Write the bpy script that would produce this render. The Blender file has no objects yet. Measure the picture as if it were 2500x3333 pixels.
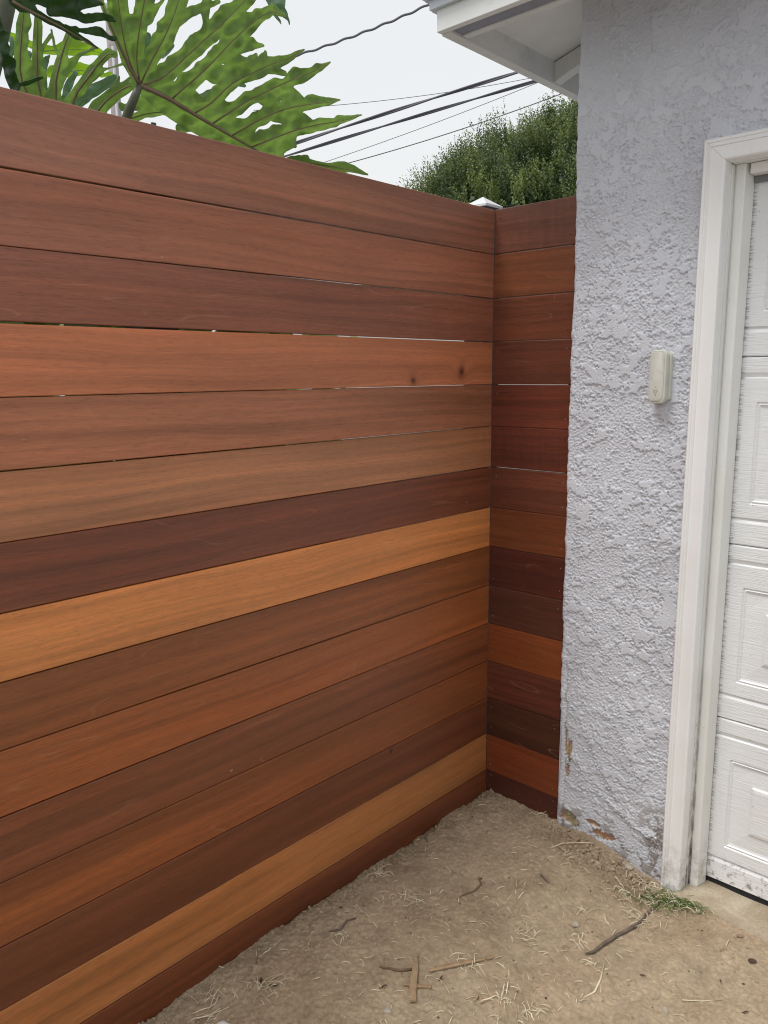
import bpy, math, random
import numpy as np
from mathutils import Vector, Matrix

random.seed(7)
R = random.Random(11)
NP = np.random.RandomState(5)
SC = bpy.context.scene
COL = SC.collection

# ------------------------------------------------------------------ camera
CAM = np.array([1.58176, -2.23733, 1.53431])
YAW, PITCH, ROLL, FPX = -0.752231, -0.1750505, -0.0080717, 2547.54
_f = np.array([math.sin(YAW)*math.cos(PITCH), math.cos(YAW)*math.cos(PITCH), math.sin(PITCH)])
_r = np.array([math.cos(YAW), -math.sin(YAW), 0.0]); _u = np.cross(_r, _f)
_r, _u = _r*math.cos(ROLL)+_u*math.sin(ROLL), -_r*math.sin(ROLL)+_u*math.cos(ROLL)
cd = bpy.data.cameras.new('camera'); cam = bpy.data.objects.new('camera', cd); COL.objects.link(cam)
cd.sensor_fit = 'HORIZONTAL'; cd.sensor_width = 36; cd.lens = 36*FPX/2500
cd.clip_start = 0.02; cd.clip_end = 2000
M = Matrix(((_r[0], _u[0], -_f[0], CAM[0]), (_r[1], _u[1], -_f[1], CAM[1]), (_r[2], _u[2], -_f[2], CAM[2]), (0, 0, 0, 1)))
cam.matrix_world = M
SC.camera = cam

# ------------------------------------------------------------------ sky, sun, exposure
SUN_EL, SUN_AZ = math.radians(64), math.radians(-112)      # direction the light comes from
sdir = Vector((math.cos(SUN_EL)*math.cos(SUN_AZ), math.cos(SUN_EL)*math.sin(SUN_AZ), math.sin(SUN_EL)))
w = bpy.data.worlds.new('World'); SC.world = w; w.use_nodes = True
nt = w.node_tree; nt.nodes.clear()
out = nt.nodes.new('ShaderNodeOutputWorld'); bg = nt.nodes.new('ShaderNodeBackground')
sky = nt.nodes.new('ShaderNodeTexSky'); sky.sky_type = 'NISHITA'; sky.sun_disc = False
sky.sun_elevation = SUN_EL; sky.sun_rotation = math.pi/2 - SUN_AZ
sky.air_density = 1.0; sky.dust_density = 6.0; sky.ozone_density = 1.0
tc = nt.nodes.new('ShaderNodeTexCoord')
nz = nt.nodes.new('ShaderNodeTexNoise'); nz.inputs['Scale'].default_value = 1.6; nz.inputs['Detail'].default_value = 4
mp = nt.nodes.new('ShaderNodeMapping'); mp.inputs['Scale'].default_value = (1, 1, 3)
nt.links.new(tc.outputs['Generated'], mp.inputs['Vector']); nt.links.new(mp.outputs[0], nz.inputs['Vector'])
cr = nt.nodes.new('ShaderNodeValToRGB')
cr.color_ramp.elements[0].position = 0.3; cr.color_ramp.elements[0].color = (6.3, 6.5, 6.65, 1)
cr.color_ramp.elements[1].position = 0.7; cr.color_ramp.elements[1].color = (6.9, 6.98, 7.0, 1)
nt.links.new(nz.outputs[0], cr.inputs[0])
mx = nt.nodes.new('ShaderNodeMix'); mx.data_type = 'RGBA'; mx.inputs['Factor'].default_value = 0.93
nt.links.new(sky.outputs[0], mx.inputs['A']); nt.links.new(cr.outputs[0], mx.inputs['B'])
nt.links.new(mx.outputs['Result'], bg.inputs['Color']); bg.inputs['Strength'].default_value = 0.093
nt.links.new(bg.outputs[0], out.inputs[0])
sl = bpy.data.lights.new('sun', 'SUN'); sl.energy = 1.5; sl.angle = math.radians(20); sl.color = (1.0, 0.985, 0.955)
so = bpy.data.objects.new('sun', sl); COL.objects.link(so)
so.rotation_euler = (-sdir).to_track_quat('-Z', 'Y').to_euler(); so.location = (2, -4, 8)
vs = SC.view_settings
vs.view_transform = 'Standard'; vs.look = 'None'; vs.gamma = 1; vs.use_curve_mapping = False
vs.exposure = 0.55
SC.render.film_transparent = False
SC.cycles.pixel_filter_type = 'BLACKMAN_HARRIS'; SC.cycles.filter_width = 1.1

# ------------------------------------------------------------------ helpers
def ray(px, py):
    d = _f*FPX + _r*(px-1250) - _u*(py-1666.5)
    return d/np.linalg.norm(d)
def hit_axis(px, py, ax, v):
    d = ray(px, py); return CAM + d*((v-CAM[ax])/d[ax])
def hit_plane(px, py, p0, n):
    d = ray(px, py); t = np.dot(np.asarray(p0)-CAM, n)/np.dot(d, n); return CAM+d*t

def mesh(name, V, F, smooth=False):
    me = bpy.data.meshes.new(name)
    me.from_pydata([tuple(map(float, v)) for v in V], [], [tuple(map(int, f)) for f in F])
    me.update()
    if smooth: me.polygons.foreach_set('use_smooth', [True]*len(me.polygons))
    return me
def mesh_np(name, V, Q, smooth=False):
    V = np.asarray(V, dtype=np.float32); Q = np.asarray(Q, dtype=np.int32); k = Q.shape[1]
    me = bpy.data.meshes.new(name)
    me.vertices.add(len(V)); me.vertices.foreach_set('co', V.ravel())
    me.loops.add(Q.size); me.loops.foreach_set('vertex_index', Q.ravel())
    me.polygons.add(len(Q)); me.polygons.foreach_set('loop_start', np.arange(0, Q.size, k, dtype=np.int32))
    me.polygons.foreach_set('loop_total', np.full(len(Q), k, dtype=np.int32))
    if smooth: me.polygons.foreach_set('use_smooth', np.ones(len(Q), dtype=bool))
    me.update(calc_edges=True); me.validate()
    return me
def obj(name, me, mat=None, parent=None, loc=None, rot=None):
    o = bpy.data.objects.new(name, me); COL.objects.link(o)
    if mat is not None and me is not None and not me.materials: me.materials.append(mat)
    if parent is not None: o.parent = parent
    if loc is not None: o.location = loc
    if rot is not None: o.rotation_euler = rot
    return o
def tag(o, label=None, cat=None, group=None, kind=None):
    if label: o['label'] = label
    if cat: o['category'] = cat
    if group: o['group'] = group
    if kind: o['kind'] = kind
    return o
def empty(name, loc=(0, 0, 0)):
    o = bpy.data.objects.new(name, None); COL.objects.link(o); o.location = loc; o.empty_display_size = 0.05
    return o
class MB:
    def __init__(s): s.V = []; s.F = []
    def add(s, V, F):
        b = len(s.V); s.V += [tuple(v) for v in V]; s.F += [tuple(i+b for i in f) for f in F]
    def box(s, x0, x1, y0, y1, z0, z1):
        V = [(x, y, z) for x in (x0, x1) for y in (y0, y1) for z in (z0, z1)]
        s.add(V, [(0, 1, 3, 2), (4, 6, 7, 5), (0, 4, 5, 1), (2, 3, 7, 6), (0, 2, 6, 4), (1, 5, 7, 3)])
    def tube(s, P, rad, n=5, cap=True):
        P = [Vector(p) for p in P]
        if not hasattr(rad, '__len__'): rad = [rad]*len(P)
        V = []; ref = None
        for i, p in enumerate(P):
            t = (P[min(i+1, len(P)-1)]-P[max(i-1, 0)]).normalized()
            if ref is None: ref = t.orthogonal().normalized()
            a = (ref - t*ref.dot(t)).normalized(); b = t.cross(a); ref = a
            for k in range(n):
                an = 2*math.pi*k/n; V.append(p + (a*math.cos(an)+b*math.sin(an))*rad[i])
        F = []
        for i in range(len(P)-1):
            for k in range(n):
                F.append((i*n+k, i*n+(k+1) % n, (i+1)*n+(k+1) % n, (i+1)*n+k))
        if cap: F += [tuple(range(n))[::-1], tuple((len(P)-1)*n+k for k in range(n))]
        s.add(V, F)
    def prism(s, prof, x0, x1):       # closed profile in (y, z) extruded along x
        n = len(prof)
        s.add([(x0, y, z) for y, z in prof]+[(x1, y, z) for y, z in prof],
              [(k, (k+1) % n, n+(k+1) % n, n+k) for k in range(n)]+[tuple(range(n))[::-1], tuple(range(n, 2*n))])
    def build(s, name, mat=None, parent=None, smooth=False, bevel=0, **k):
        me = mesh(name, s.V, s.F, smooth)
        o = obj(name, me, mat, parent, **k)
        if bevel:
            m = o.modifiers.new('b', 'BEVEL'); m.width = bevel; m.segments = 2; m.limit_method = 'ANGLE'
            me.polygons.foreach_set('use_smooth', [True]*len(me.polygons))
            m2 = o.modifiers.new('w', 'WEIGHTED_NORMAL')
        return o

def fft_noise(ny, nx, step, lo, hi, beta=1.6, seed=0, stretch=1.0, ang=0.0):
    """band limited fractal noise, wavelengths between lo and hi metres, unit std"""
    r = np.random.RandomState(seed)
    a = np.fft.fft2(r.randn(ny, nx))
    fy = np.fft.fftfreq(ny, step)[:, None]; fx = np.fft.fftfreq(nx, step)[None, :]
    c, s_ = math.cos(ang), math.sin(ang)
    u = fx*c+fy*s_; v = -fx*s_+fy*c
    k = np.sqrt((u*stretch)**2+v**2)+1e-9
    filt = k**(-beta/1.0)*np.exp(-(k*lo)**2)*(1-np.exp(-(k*hi)**2))
    b = np.real(np.fft.ifft2(a*filt)); b -= b.mean(); return b/b.std()
def sstep(x, a, b):
    t = np.clip((x-a)/(b-a), 0, 1); return t*t*(3-2*t)

# ------------------------------------------------------------------ node material builder
class Mat:
    def __init__(s, name, rough=0.6, spec=0.5):
        s.m = bpy.data.materials.new(name); s.m.use_nodes = True
        s.t = s.m.node_tree; s.b = s.t.nodes['Principled BSDF']; s.o = s.t.nodes['Material Output']
        s.b.inputs['Roughness'].default_value = rough; s.b.inputs['Specular IOR Level'].default_value = spec
        s.tc = s.n('TexCoord')
    def n(s, ty): return s.t.nodes.new('ShaderNode'+ty)
    def l(s, a, b): s.t.links.new(a, b)
    def put(s, sock, v):
        if v is None: return
        if hasattr(v, 'is_output') or isinstance(v, bpy.types.NodeSocket): s.l(v, sock)
        else:
            if hasattr(sock.default_value, '__len__') and not hasattr(v, '__len__'): v = (v, v, v)
            if hasattr(v, '__len__') and len(v) == 3 and len(sock.default_value) == 4: v = (*v, 1)
            sock.default_value = v
    def math(s, op, a, b=None, c=None, clamp=False):
        x = s.n('Math'); x.operation = op; x.use_clamp = clamp
        s.put(x.inputs[0], a); s.put(x.inputs[1], b) if b is not None else None
        if c is not None: s.put(x.inputs[2], c)
        return x.outputs[0]
    def vmath(s, op, a, b=None):
        x = s.n('VectorMath'); x.operation = op; s.put(x.inputs[0], a)
        if b is not None: s.put(x.inputs[1], b)
        return x.outputs['Value'] if op in ('LENGTH', 'DISTANCE', 'DOT_PRODUCT') else x.outputs[0]
    def mapping(s, vec, scale=(1, 1, 1), loc=(0, 0, 0), rot=(0, 0, 0)):
        x = s.n('Mapping'); s.put(x.inputs['Scale'], scale); s.put(x.inputs['Location'], loc); s.put(x.inputs['Rotation'], rot)
        s.l(vec, x.inputs['Vector']); return x.outputs[0]
    def noise(s, vec, scale=1, detail=3, rough=0.5, dist=0, w=None):
        x = s.n('TexNoise')
        if w is not None: x.noise_dimensions = '4D'; s.put(x.inputs['W'], w)
        s.put(x.inputs['Vector'], vec); s.put(x.inputs['Scale'], scale); s.put(x.inputs['Detail'], detail)
        s.put(x.inputs['Roughness'], rough); s.put(x.inputs['Distortion'], dist); return x.outputs[0]
    def mapr(s, v, a, b, c, d, smooth=False):
        x = s.n('MapRange'); x.interpolation_type = 'SMOOTHSTEP' if smooth else 'LINEAR'
        s.put(x.inputs[0], v); s.put(x.inputs[1], a); s.put(x.inputs[2], b); s.put(x.inputs[3], c); s.put(x.inputs[4], d)
        return x.outputs[0]
    def mix(s, f, a, b, mode='MIX'):
        x = s.n('Mix'); x.data_type = 'RGBA'; x.blend_type = mode
        s.put(x.inputs['Factor'], f); s.put(x.inputs['A'], a); s.put(x.inputs['B'], b); return x.outputs['Result']
    def mul(s, col, v):
        x = s.n('VectorMath'); x.operation = 'SCALE'; s.put(x.inputs[0], col); s.put(x.inputs['Scale'], v); return x.outputs[0]
    def bump(s, h, strength=0.3, dist=0.01, normal=None):
        x = s.n('Bump'); s.put(x.inputs['Height'], h); x.inputs['Strength'].default_value = strength
        x.inputs['Distance'].default_value = dist
        if normal is not None: s.l(normal, x.inputs['Normal'])
        return x.outputs[0]
    def attr(s, name):
        x = s.n('Attribute'); x.attribute_name = name; return x.outputs['Fac']
    def color(s, c): s.put(s.b.inputs['Base Color'], c)
    def normal(s, n): s.l(n, s.b.inputs['Normal'])

def srgb(r, g, b):
    f = lambda c: (c/255/12.92) if c/255 <= 0.04045 else ((c/255+0.055)/1.055)**2.4
    return (f(r), f(g), f(b))

# ---- oiled hardwood: grain runs along local x, height is local z
def wood_mat(name, knots=(), figure=0.35, ripple=0.0):
    m = Mat(name, rough=0.42, spec=0.4)
    oi = m.n('ObjectInfo'); P = m.tc.outputs['Object']
    W = m.math('MULTIPLY', oi.outputs['Random'], 80)
    kd = None
    if knots:
        acc = None
        for (kx, kz, kr) in knots:
            d = m.vmath('DISTANCE', m.mapping(P, scale=(1, 0, 1)), (kx, 0, kz))
            g = m.math('DIVIDE', d, kr)
            e = m.math('EXPONENT', m.math('MULTIPLY', m.math('MULTIPLY', g, g), -1.0))
            acc = e if acc is None else m.math('ADD', acc, e)
            kd_ = m.math('EXPONENT', m.math('MULTIPLY', m.math('MULTIPLY', g, g), -5.0))
            kd = kd_ if kd is None else m.math('ADD', kd, kd_)
        off = m.n('CombineXYZ'); m.l(m.math('MULTIPLY', acc, 0.05), off.inputs[2])
        P = m.vmath('ADD', P, off.outputs[0])
    warp = m.noise(m.mapping(P, scale=(1.3, 1, 5)), 1, 2, .5, 0, W)
    wv = m.n('CombineXYZ'); m.l(m.math('MULTIPLY', m.math('SUBTRACT', warp, .5), 0.07), wv.inputs[2])
    Q = m.vmath('ADD', P, wv.outputs[0])
    broad = m.noise(m.mapping(Q, scale=(.8, 1, 13)), 1, 3, .5, .3, W)
    bands = m.noise(m.mapping(Q, scale=(.5, 1, 55)), 1, 3, .6, .2, W)
    fib = m.noise(m.mapping(Q, scale=(14, 1, 260)), 1, 3, .65, 0, W)
    pore = m.noise(m.mapping(P, scale=(38, 1, 420)), 1, 2, .6, 0, W)
    blot = m.noise(m.mapping(P, scale=(3, 1, 8)), 1, 2, .5, 0, W)
    hue = m.noise(m.mapping(Q, scale=(.7, 1, 6)), 1, 2, .5, 0, m.math('ADD', W, 11))
    c = oi.outputs['Color']
    v = m.mapr(broad, .3, .7, .80, 1.20)
    v = m.math('MULTIPLY', v, m.mapr(bands, .32, .68, .78, 1.18))
    v = m.math('MULTIPLY', v, m.mapr(fib, .25, .75, .87, 1.13))
    v = m.math('MULTIPLY', v, m.mapr(blot, .3, .7, .94, 1.05))
    v = m.math('MULTIPLY', v, m.mapr(pore, .56, .68, 1.0, .78))
    v = m.math('MULTIPLY', v, m.mapr(pore, .44, .36, 1.0, 1.09))
    c = m.mul(c, v)
    c = m.mix(m.mapr(hue, .35, .65, 0, .55), c, m.mix(1, c, (1.12, .98, .78), 'MULTIPLY'))
    c = m.mix(m.mapr(bands, .5, .72, 0, .5), c, m.mix(1, c, (1.06, .88, .80), 'MULTIPLY'))
    # pale cathedral figure: thin contour lines of a slow field
    fg = m.noise(m.mapping(P, scale=(1.4, 1, 9)), 1, 1.2, .4, .25, m.math('ADD', W, 31))
    fr = m.math('FRACT', m.math('MULTIPLY', fg, 11))
    ln = m.mapr(m.math('ABSOLUTE', m.math('SUBTRACT', fr, .5)), 0, .045, 1, 0)
    ln = m.math('MULTIPLY', ln, m.mapr(m.noise(m.mapping(P, scale=(5, 1, 20)), 1, 2, .5, 0, W), .48, .62, 0, figure))
    c = m.mix(ln, c, m.mix(.6, m.mul(c, 1.45), (.36, .19, .11)))
    if ripple:
        rp = m.noise(m.mapping(P, scale=(42, 1, 7), rot=(0, .5, 0)), 1, 2, .5, .5, W)
        c = m.mul(c, m.mapr(rp, .35, .65, 1-ripple, 1+ripple))
    if kd is not None:
        kn = m.math('MULTIPLY', kd, m.mapr(m.noise(m.mapping(P, scale=(60, 1, 120)), 1, 3), .3, .6, .6, 1.0), clamp=True)
        c = m.mix(kn, c, (.018, .008, .006))
    # small pale nicks
    nk = m.noise(m.mapping(P, scale=(26, 1, 60)), 1, 0, 0, 0, m.math('ADD', W, 5))
    c = m.mix(m.mapr(nk, .90, .91, 0, .5), c, (.5, .33, .2))
    m.color(c)
    m.put(m.b.inputs['Roughness'], m.mapr(fib, .3, .7, .36, .52))
    m.b.inputs['Coat Weight'].default_value = .06; m.b.inputs['Coat Roughness'].default_value = .3
    m.normal(m.bump(m.math('ADD', fib, m.math('MULTIPLY', pore, -.7)), .16, .0012))
    return m.m
WOOD = wood_mat('oiled_hardwood')
WOOD_PLAIN = wood_mat('oiled_hardwood_plain', figure=.08)
WOOD_FIG = wood_mat('oiled_hardwood_figured', figure=.75)
WOOD_KNOT = wood_mat('oiled_hardwood_knotty', knots=((-.410, 1.513, .024), (-.171, 1.537, .040)), figure=.12)
WOOD_KNOT2 = wood_mat('oiled_hardwood_one_knot', knots=((-.52, .343, .014),), figure=.12)
WOOD_RIP = wood_mat('oiled_hardwood_rippled', figure=.05, ripple=.08)

def plain(name, col, rough=.6, spec=.4, var=.08, scale=20, bump=0.0, metal=0.0, dirt=None, dirt_col=(.1, .08, .06)):
    m = Mat(name, rough, spec); P = m.tc.outputs['Object']
    n = m.noise(P, scale, 4, .6)
    c = m.mul(m.mix(0, col, col), m.mapr(n, .3, .7, 1-var, 1+var))
    if dirt:
        n2 = m.noise(P, dirt[0], 5, .65, .4)
        c = m.mix(m.mapr(n2, dirt[1], dirt[1]+dirt[2], 0, dirt[3]), c, dirt_col)
    m.color(c); m.b.inputs['Metallic'].default_value = metal
    if bump: m.normal(m.bump(m.noise(P, scale*4, 4, .6), bump, .003))
    return m.m
def white_paint(name, col, grime=.35):
    m = Mat(name, .42, .45); P = m.tc.outputs['Object']
    streak = m.noise(m.mapping(P, scale=(30, 30, 2.2)), 1, 4, .6)
    spot = m.noise(P, 95, 2, .5)
    broad = m.noise(P, 6, 3, .55)
    c = m.mix(m.mapr(broad, .4, .75, 0, grime), col, (.52, .48, .36))
    c = m.mix(m.mapr(streak, .56, .75, 0, grime*.6), c, (.46, .43, .36))
    c = m.mix(m.mapr(spot, .76, .80, 0, .75), c, (.16, .13, .09))
    sp = m.n('SeparateXYZ'); m.l(P, sp.inputs[0])
    low = m.mapr(sp.outputs[2], -.06, .16, 1, 0, True)
    c = m.mix(m.math('MULTIPLY', low, m.mapr(m.noise(P, 26, 5, .7), .42, .68, 0, .75)), c, (.15, .12, .09))
    gx = m.math('MULTIPLY', m.mapr(sp.outputs[0], .7565, .7580, 0, 1), m.mapr(sp.outputs[0], .7650, .7680, 1, 0))
    gx = m.math('MULTIPLY', gx, m.mapr(sp.outputs[2], .05, .75, 1, 0))
    c = m.mix(m.math('MULTIPLY', gx, m.mapr(m.noise(m.mapping(P, scale=(40, 40, 16)), 1, 4, .7), .42, .62, 0, .85)), c, (.08, .065, .05))
    m.color(c)
    m.normal(m.bump(m.noise(P, 140, 3, .6), .1, .0015))
    return m.m
PAINT = white_paint('weathered_white_paint', (.87, .87, .865), .12)
PAINT_CREAM = white_paint('weathered_cream_paint', (.82, .82, .79), .20)
EAVE_W = plain('eave_white_paint', (.76, .76, .745), .6, .3, .05, 9, 0.1, dirt=(7, .58, .2, .35), dirt_col=(.33, .3, .25))
EAVE_GREY = plain('eave_grey_paint', (.70, .695, .68), .65, .3, .05, 9, 0.1, dirt=(8, .6, .2, .4), dirt_col=(.3, .27, .22))
EAVE_BLUE = plain('eave_blue_grey', (.27, .28, .33), .7, .3, .1, 14, 0.1)  # darker blue-grey tone for sub-fascia and frieze
METAL_EDGE = plain('painted_drip_edge', (.55, .58, .62), .4, .5, .05, 10)
SHINGLE = plain('asphalt_shingle', (.10, .10, .115), .9, .2, .3, 160, .4)
RUBBER = plain('black_rubber', (.02, .02, .022), .7, .3, .2, 30)
DARK = plain('dark_void_timber', (.045, .035, .03), .9, .2, .3, 10)
BLACK_METAL = plain('black_powder_coat', (.022, .022, .024), .45, .5, .1, 20)
CAP_WHITE = plain('white_cap_paint', (.72, .74, .75), .35, .5, .03, 20)

# ---- ground height
def gbase(x, y):
    x = np.asarray(x, float); y = np.asarray(y, float)
    near = sstep(y, -.75, -.05)
    z = -.012 - .050*sstep(x, .36, .74)*(.35+.65*near) - .012*sstep(-y, .9, 1.6)
    z = z + .016*np.exp(-((x-.40)/.13)**2-((y+.02)/.07)**2)
    z = z + .010*np.exp(-((y-.0)/.10)**2)*(x < .32)*sstep(x, .30, .1)
    return z
# ------------------------------------------------------------------ ground sheet
def grid_axis(lo, hi, step, far):
    core = np.arange(lo, hi+step/2, step); e = []
    d = step; x = hi
    while x < far: d *= 1.28; x += d; e.append(x)
    b = []; d = step; x = lo
    while x > -far: d *= 1.28; x -= d; b.append(x)
    return np.array(b[::-1]), core, np.array(e)
ST = .0038
bx0, cx, ex0 = grid_axis(-.04, 1.30, ST, 220); by0, cy, ey0 = grid_axis(-1.66, .10, ST, 220)
GX = np.concatenate([bx0, cx, ex0]); GY = np.concatenate([by0, cy, ey0])
XX, YY = np.meshgrid(GX, GY)
ZZ = gbase(XX, YY)
nyc, nxc = len(cy), len(cx)
Xc, Yc = np.meshgrid(cx, cy)
rel = .0040*fft_noise(nyc, nxc, ST, .09, .6, 1.6, 1) + .0007*fft_noise(nyc, nxc, ST, .012, .12, 1.2, 2)
fine = fft_noise(nyc, nxc, ST, .005, .05, .8, 3)
smooth_patch = sstep(fft_noise(nyc, nxc, ST, .12, .6, 1.6, 4), -.4, .9)
loose = np.clip(np.exp(-((Xc-.02)/.05)**2)*.7*sstep(fft_noise(nyc, nxc, ST, .08, .4, 1.4, 9), -.8, 1.0) + np.exp(-(((Xc-.55)/.22)**2+((Yc+.10)/.07)**2))*1.6, 0, 1.6)
rel += fine*(.0005+.0008*(1-smooth_patch)+.0018*loose)
crumb = np.maximum(fft_noise(nyc, nxc, ST, .009, .05, .5, 6)-1.1, 0)
rel += crumb*.004*(.35*(1-.6*smooth_patch)+1.6*loose)
dent = fft_noise(nyc, nxc, ST, .03, .2, 1.2, 8, stretch=.35, ang=.9)
rel -= .0035*np.maximum(dent-1.2, 0)
rel -= .010*np.exp(-((Xc-.004)/.010)**2)*sstep(fft_noise(nyc, nxc, ST, .05, .3, 1.3, 12), -1.0, .3)
fade = sstep(Xc, cx[0], cx[0]+.02)*sstep(-Xc, -cx[-1], -cx[-1]+.15)*sstep(Yc, cy[0], cy[0]+.15)*sstep(-Yc, -cy[-1], -cy[-1]+.02)
ZZ[len(by0):len(by0)+nyc, len(bx0):len(bx0)+nxc] += rel*fade
ZZ = ZZ - 0
def gz(x, y):
    i = int(round((x-cx[0])/ST)); j = int(round((y-cy[0])/ST))
    b = float(gbase(x, y))
    if 0 <= i < nxc and 0 <= j < nyc: b += float(rel[j, i]*fade[j, i])
    return b
ny, nx = XX.shape
idx = np.arange(ny*nx).reshape(ny, nx)
Q = np.stack([idx[:-1, :-1], idx[:-1, 1:], idx[1:, 1:], idx[1:, :-1]], -1).reshape(-1, 4)
gme = mesh_np('ground', np.stack([XX, YY, ZZ], -1).reshape(-1, 3), Q, True)
lo_attr = np.zeros((ny, nx), np.float32); lo_attr[len(by0):len(by0)+nyc, len(bx0):len(bx0)+nxc] = loose*fade
a = gme.attributes.new('loose', 'FLOAT', 'POINT'); a.data.foreach_set('value', lo_attr.ravel())
m = Mat('dry_dirt', .92, .2); P = m.tc.outputs['Object']
b1 = m.noise(P, 2.6, 4, .55, .5); b2 = m.noise(P, 11, 5, .6, .3); b3 = m.noise(P, 90, 4, .7); red = m.noise(P, 3.7, 3, .5, .6)
c = m.mix(m.mapr(b1, .35, .65, 0, 1), (.335, .257, .170), (.420, .330, .226))
c = m.mix(m.mapr(red, .5, .72, 0, .5), c, (.375, .27, .18))
c = m.mul(c, m.mapr(b2, .3, .7, .86, 1.12)); c = m.mul(c, m.mapr(b3, .3, .7, .78, 1.18)); b4 = m.noise(P, 38, 5, .7, .4); c = m.mul(c, m.mapr(b4, .3, .7, .86, 1.12))
c = m.mix(m.mapr(m.attr('loose'), .1, 1.1, 0, .55), c, (.185, .135, .088))
sp = m.noise(P, 210, 1, .5); c = m.mix(m.mapr(sp, .775, .80, 0, .85), c, (.62, .52, .40))
sp2 = m.noise(P, 150, 1, .5); c = m.mix(m.mapr(sp2, .24, .21, 0, .8), c, (.07, .05, .035))
far = m.vmath('DISTANCE', P, (.6, -.6, 0)); far = m.mapr(m.math('ADD', far, m.math('MULTIPLY', b1, .5)), 2.0, 2.3, 0, 1)
c = m.mix(far, c, (.30, .30, .30))  # unseen far ground greyed to cut its warm bounce on the walls
m.color(c); m.normal(m.bump(m.noise(P, 230, 5, .75), .5, .0035)); DIRT = m.m
tag(obj('ground', gme, DIRT), kind='structure', label='dry tan dirt in front of the fence and garage')

# concrete strip in front of the door
m = Mat('old_concrete', .85, .25); P = m.tc.outputs['Object']
b1 = m.noise(P, 9, 5, .65, .4); b3 = m.noise(P, 130, 3, .7)
c = m.mix(m.mapr(b1, .35, .65, 0, 1), (.33, .26, .18), (.48, .41, .31)); c = m.mul(c, m.mapr(b3, .3, .7, .85, 1.12))
sp = m.noise(P, 70, 2, .5); c = m.mix(m.mapr(sp, .70, .74, 0, .6), c, (.6, .52, .42))
m.color(c); m.normal(m.bump(m.noise(P, 160, 4, .7), .5, .003)); CONC = m.m
xs = np.linspace(.745, 3.6, 400); ysl = np.linspace(0, 1, 14)
V = []; 
edge = -.060 - .006*np.interp(xs, np.linspace(.7, 3.7, 120), NP.randn(120)) 
for j, t in enumerate(ysl):
    for i, x in enumerate(xs):
        y = edge[i]*(1-t)+.30*t
        z = -.0445+.0012*math.sin(x*31+y*17)
        if j == 0: z -= .05
        if j == 1: y = edge[i]+.004; z -= .001
        V.append((x, y, z))
nx_ = len(xs)
F = [(j*nx_+i, j*nx_+i+1, (j+1)*nx_+i+1, (j+1)*nx_+i) for j in range(len(ysl)-1) for i in range(nx_-1)]
tag(obj('concrete_slab', mesh('concrete_slab', V, F, True), CONC), kind='structure', label='dusty concrete sill under the garage door')

# ------------------------------------------------------------------ fences
PITCHB, TOPZ = .142, 2.063
zb = [2.063, 1.921, 1.779, 1.6368, 1.4948, 1.3525, 1.2112, 1.069, .928, .7858, .644, .5015, .3590, .2165, .0735, -.06]
gap1 = [0, .0028, .0019, .0042, .0016, .0019, .0022, .0024, .0018, .0020, .0022, .0018, .0016, .0016, .0014]
gap2 = [0, .0026, .0022, .0022, .0006, .0021, .0022, .0022, .0018, .0020, .0018, .0018, .0016, .0016, .0018]
def board_mesh(L, z0, z1, x0=0.0, bow=0.0, seed=0):
    """rounded-edge plank from x0 to x0+L, front face toward -y"""
    r = .0022; T = .019
    prof = [(-0.0, z0+r), (0.0007, z0+.0007), (r, z0), (T-r, z0), (T, z0+r), (T, z1-r), (T-r, z1), (r, z1), (.0007, z1-.0007), (0, z1-r)]
    n = max(2, int(L/.25)); rr = random.Random(seed); ph = rr.random()*6
    V = []
    for i in range(n+1):
        x = x0+L*i/n; dy = bow*math.sin(ph+x*2.1)
        dz = .0006*math.sin(ph*2+x*1.7)
        V += [(x, y+dy, z+dz) for y, z in prof]
    k = len(prof); F = []
    for i in range(n):
        for j in range(k): F.append((i*k+j, i*k+(j+1) % k, (i+1)*k+(j+1) % k, (i+1)*k+j))
    F += [tuple(range(k))[::-1], tuple(n*k+j for j in range(k))]
    me = mesh('board', V, F)
    return me
def wcol(r, g, b, k=1.06):
    c = srgb(r, g, b); return (c[0]*k, c[1]*k*1.07, c[2]*k*1.16, 1)
col1 = [(140, 88, 70), (148, 86, 68), (122, 74, 58), (172, 98, 66), (148, 84, 60), (158, 98, 66), (106, 58, 44), (190, 118, 68),
        (124, 72, 46), (140, 78, 48), (114, 64, 44), (122, 68, 42), (98, 54, 38), (156, 98, 58), (108, 58, 40)]
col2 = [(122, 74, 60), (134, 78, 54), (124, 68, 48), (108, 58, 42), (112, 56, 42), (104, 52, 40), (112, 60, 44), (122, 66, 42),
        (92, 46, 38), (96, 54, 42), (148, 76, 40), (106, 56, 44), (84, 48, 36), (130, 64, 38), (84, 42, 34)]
fence = empty('wooden_fence', (0, 0, 0))
tag(fence, 'long horizontal board fence of oiled red-brown hardwood filling the left side', 'fence')
fence2 = empty('wooden_fence', (0, 0, 0))
tag(fence2, 'narrow return panel of dark hardwood boards, corner shade painted in, between fence corner and stucco wall', 'fence')
mats1 = {0: WOOD_PLAIN, 1: WOOD_PLAIN, 2: WOOD_FIG, 3: WOOD_KNOT, 4: WOOD, 5: WOOD, 7: WOOD_PLAIN, 12: WOOD_KNOT2, 13: WOOD_PLAIN, 6: WOOD, 14: WOOD_PLAIN}
mats2 = {0: WOOD_RIP, 12: WOOD_FIG, 5: WOOD_RIP}
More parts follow.
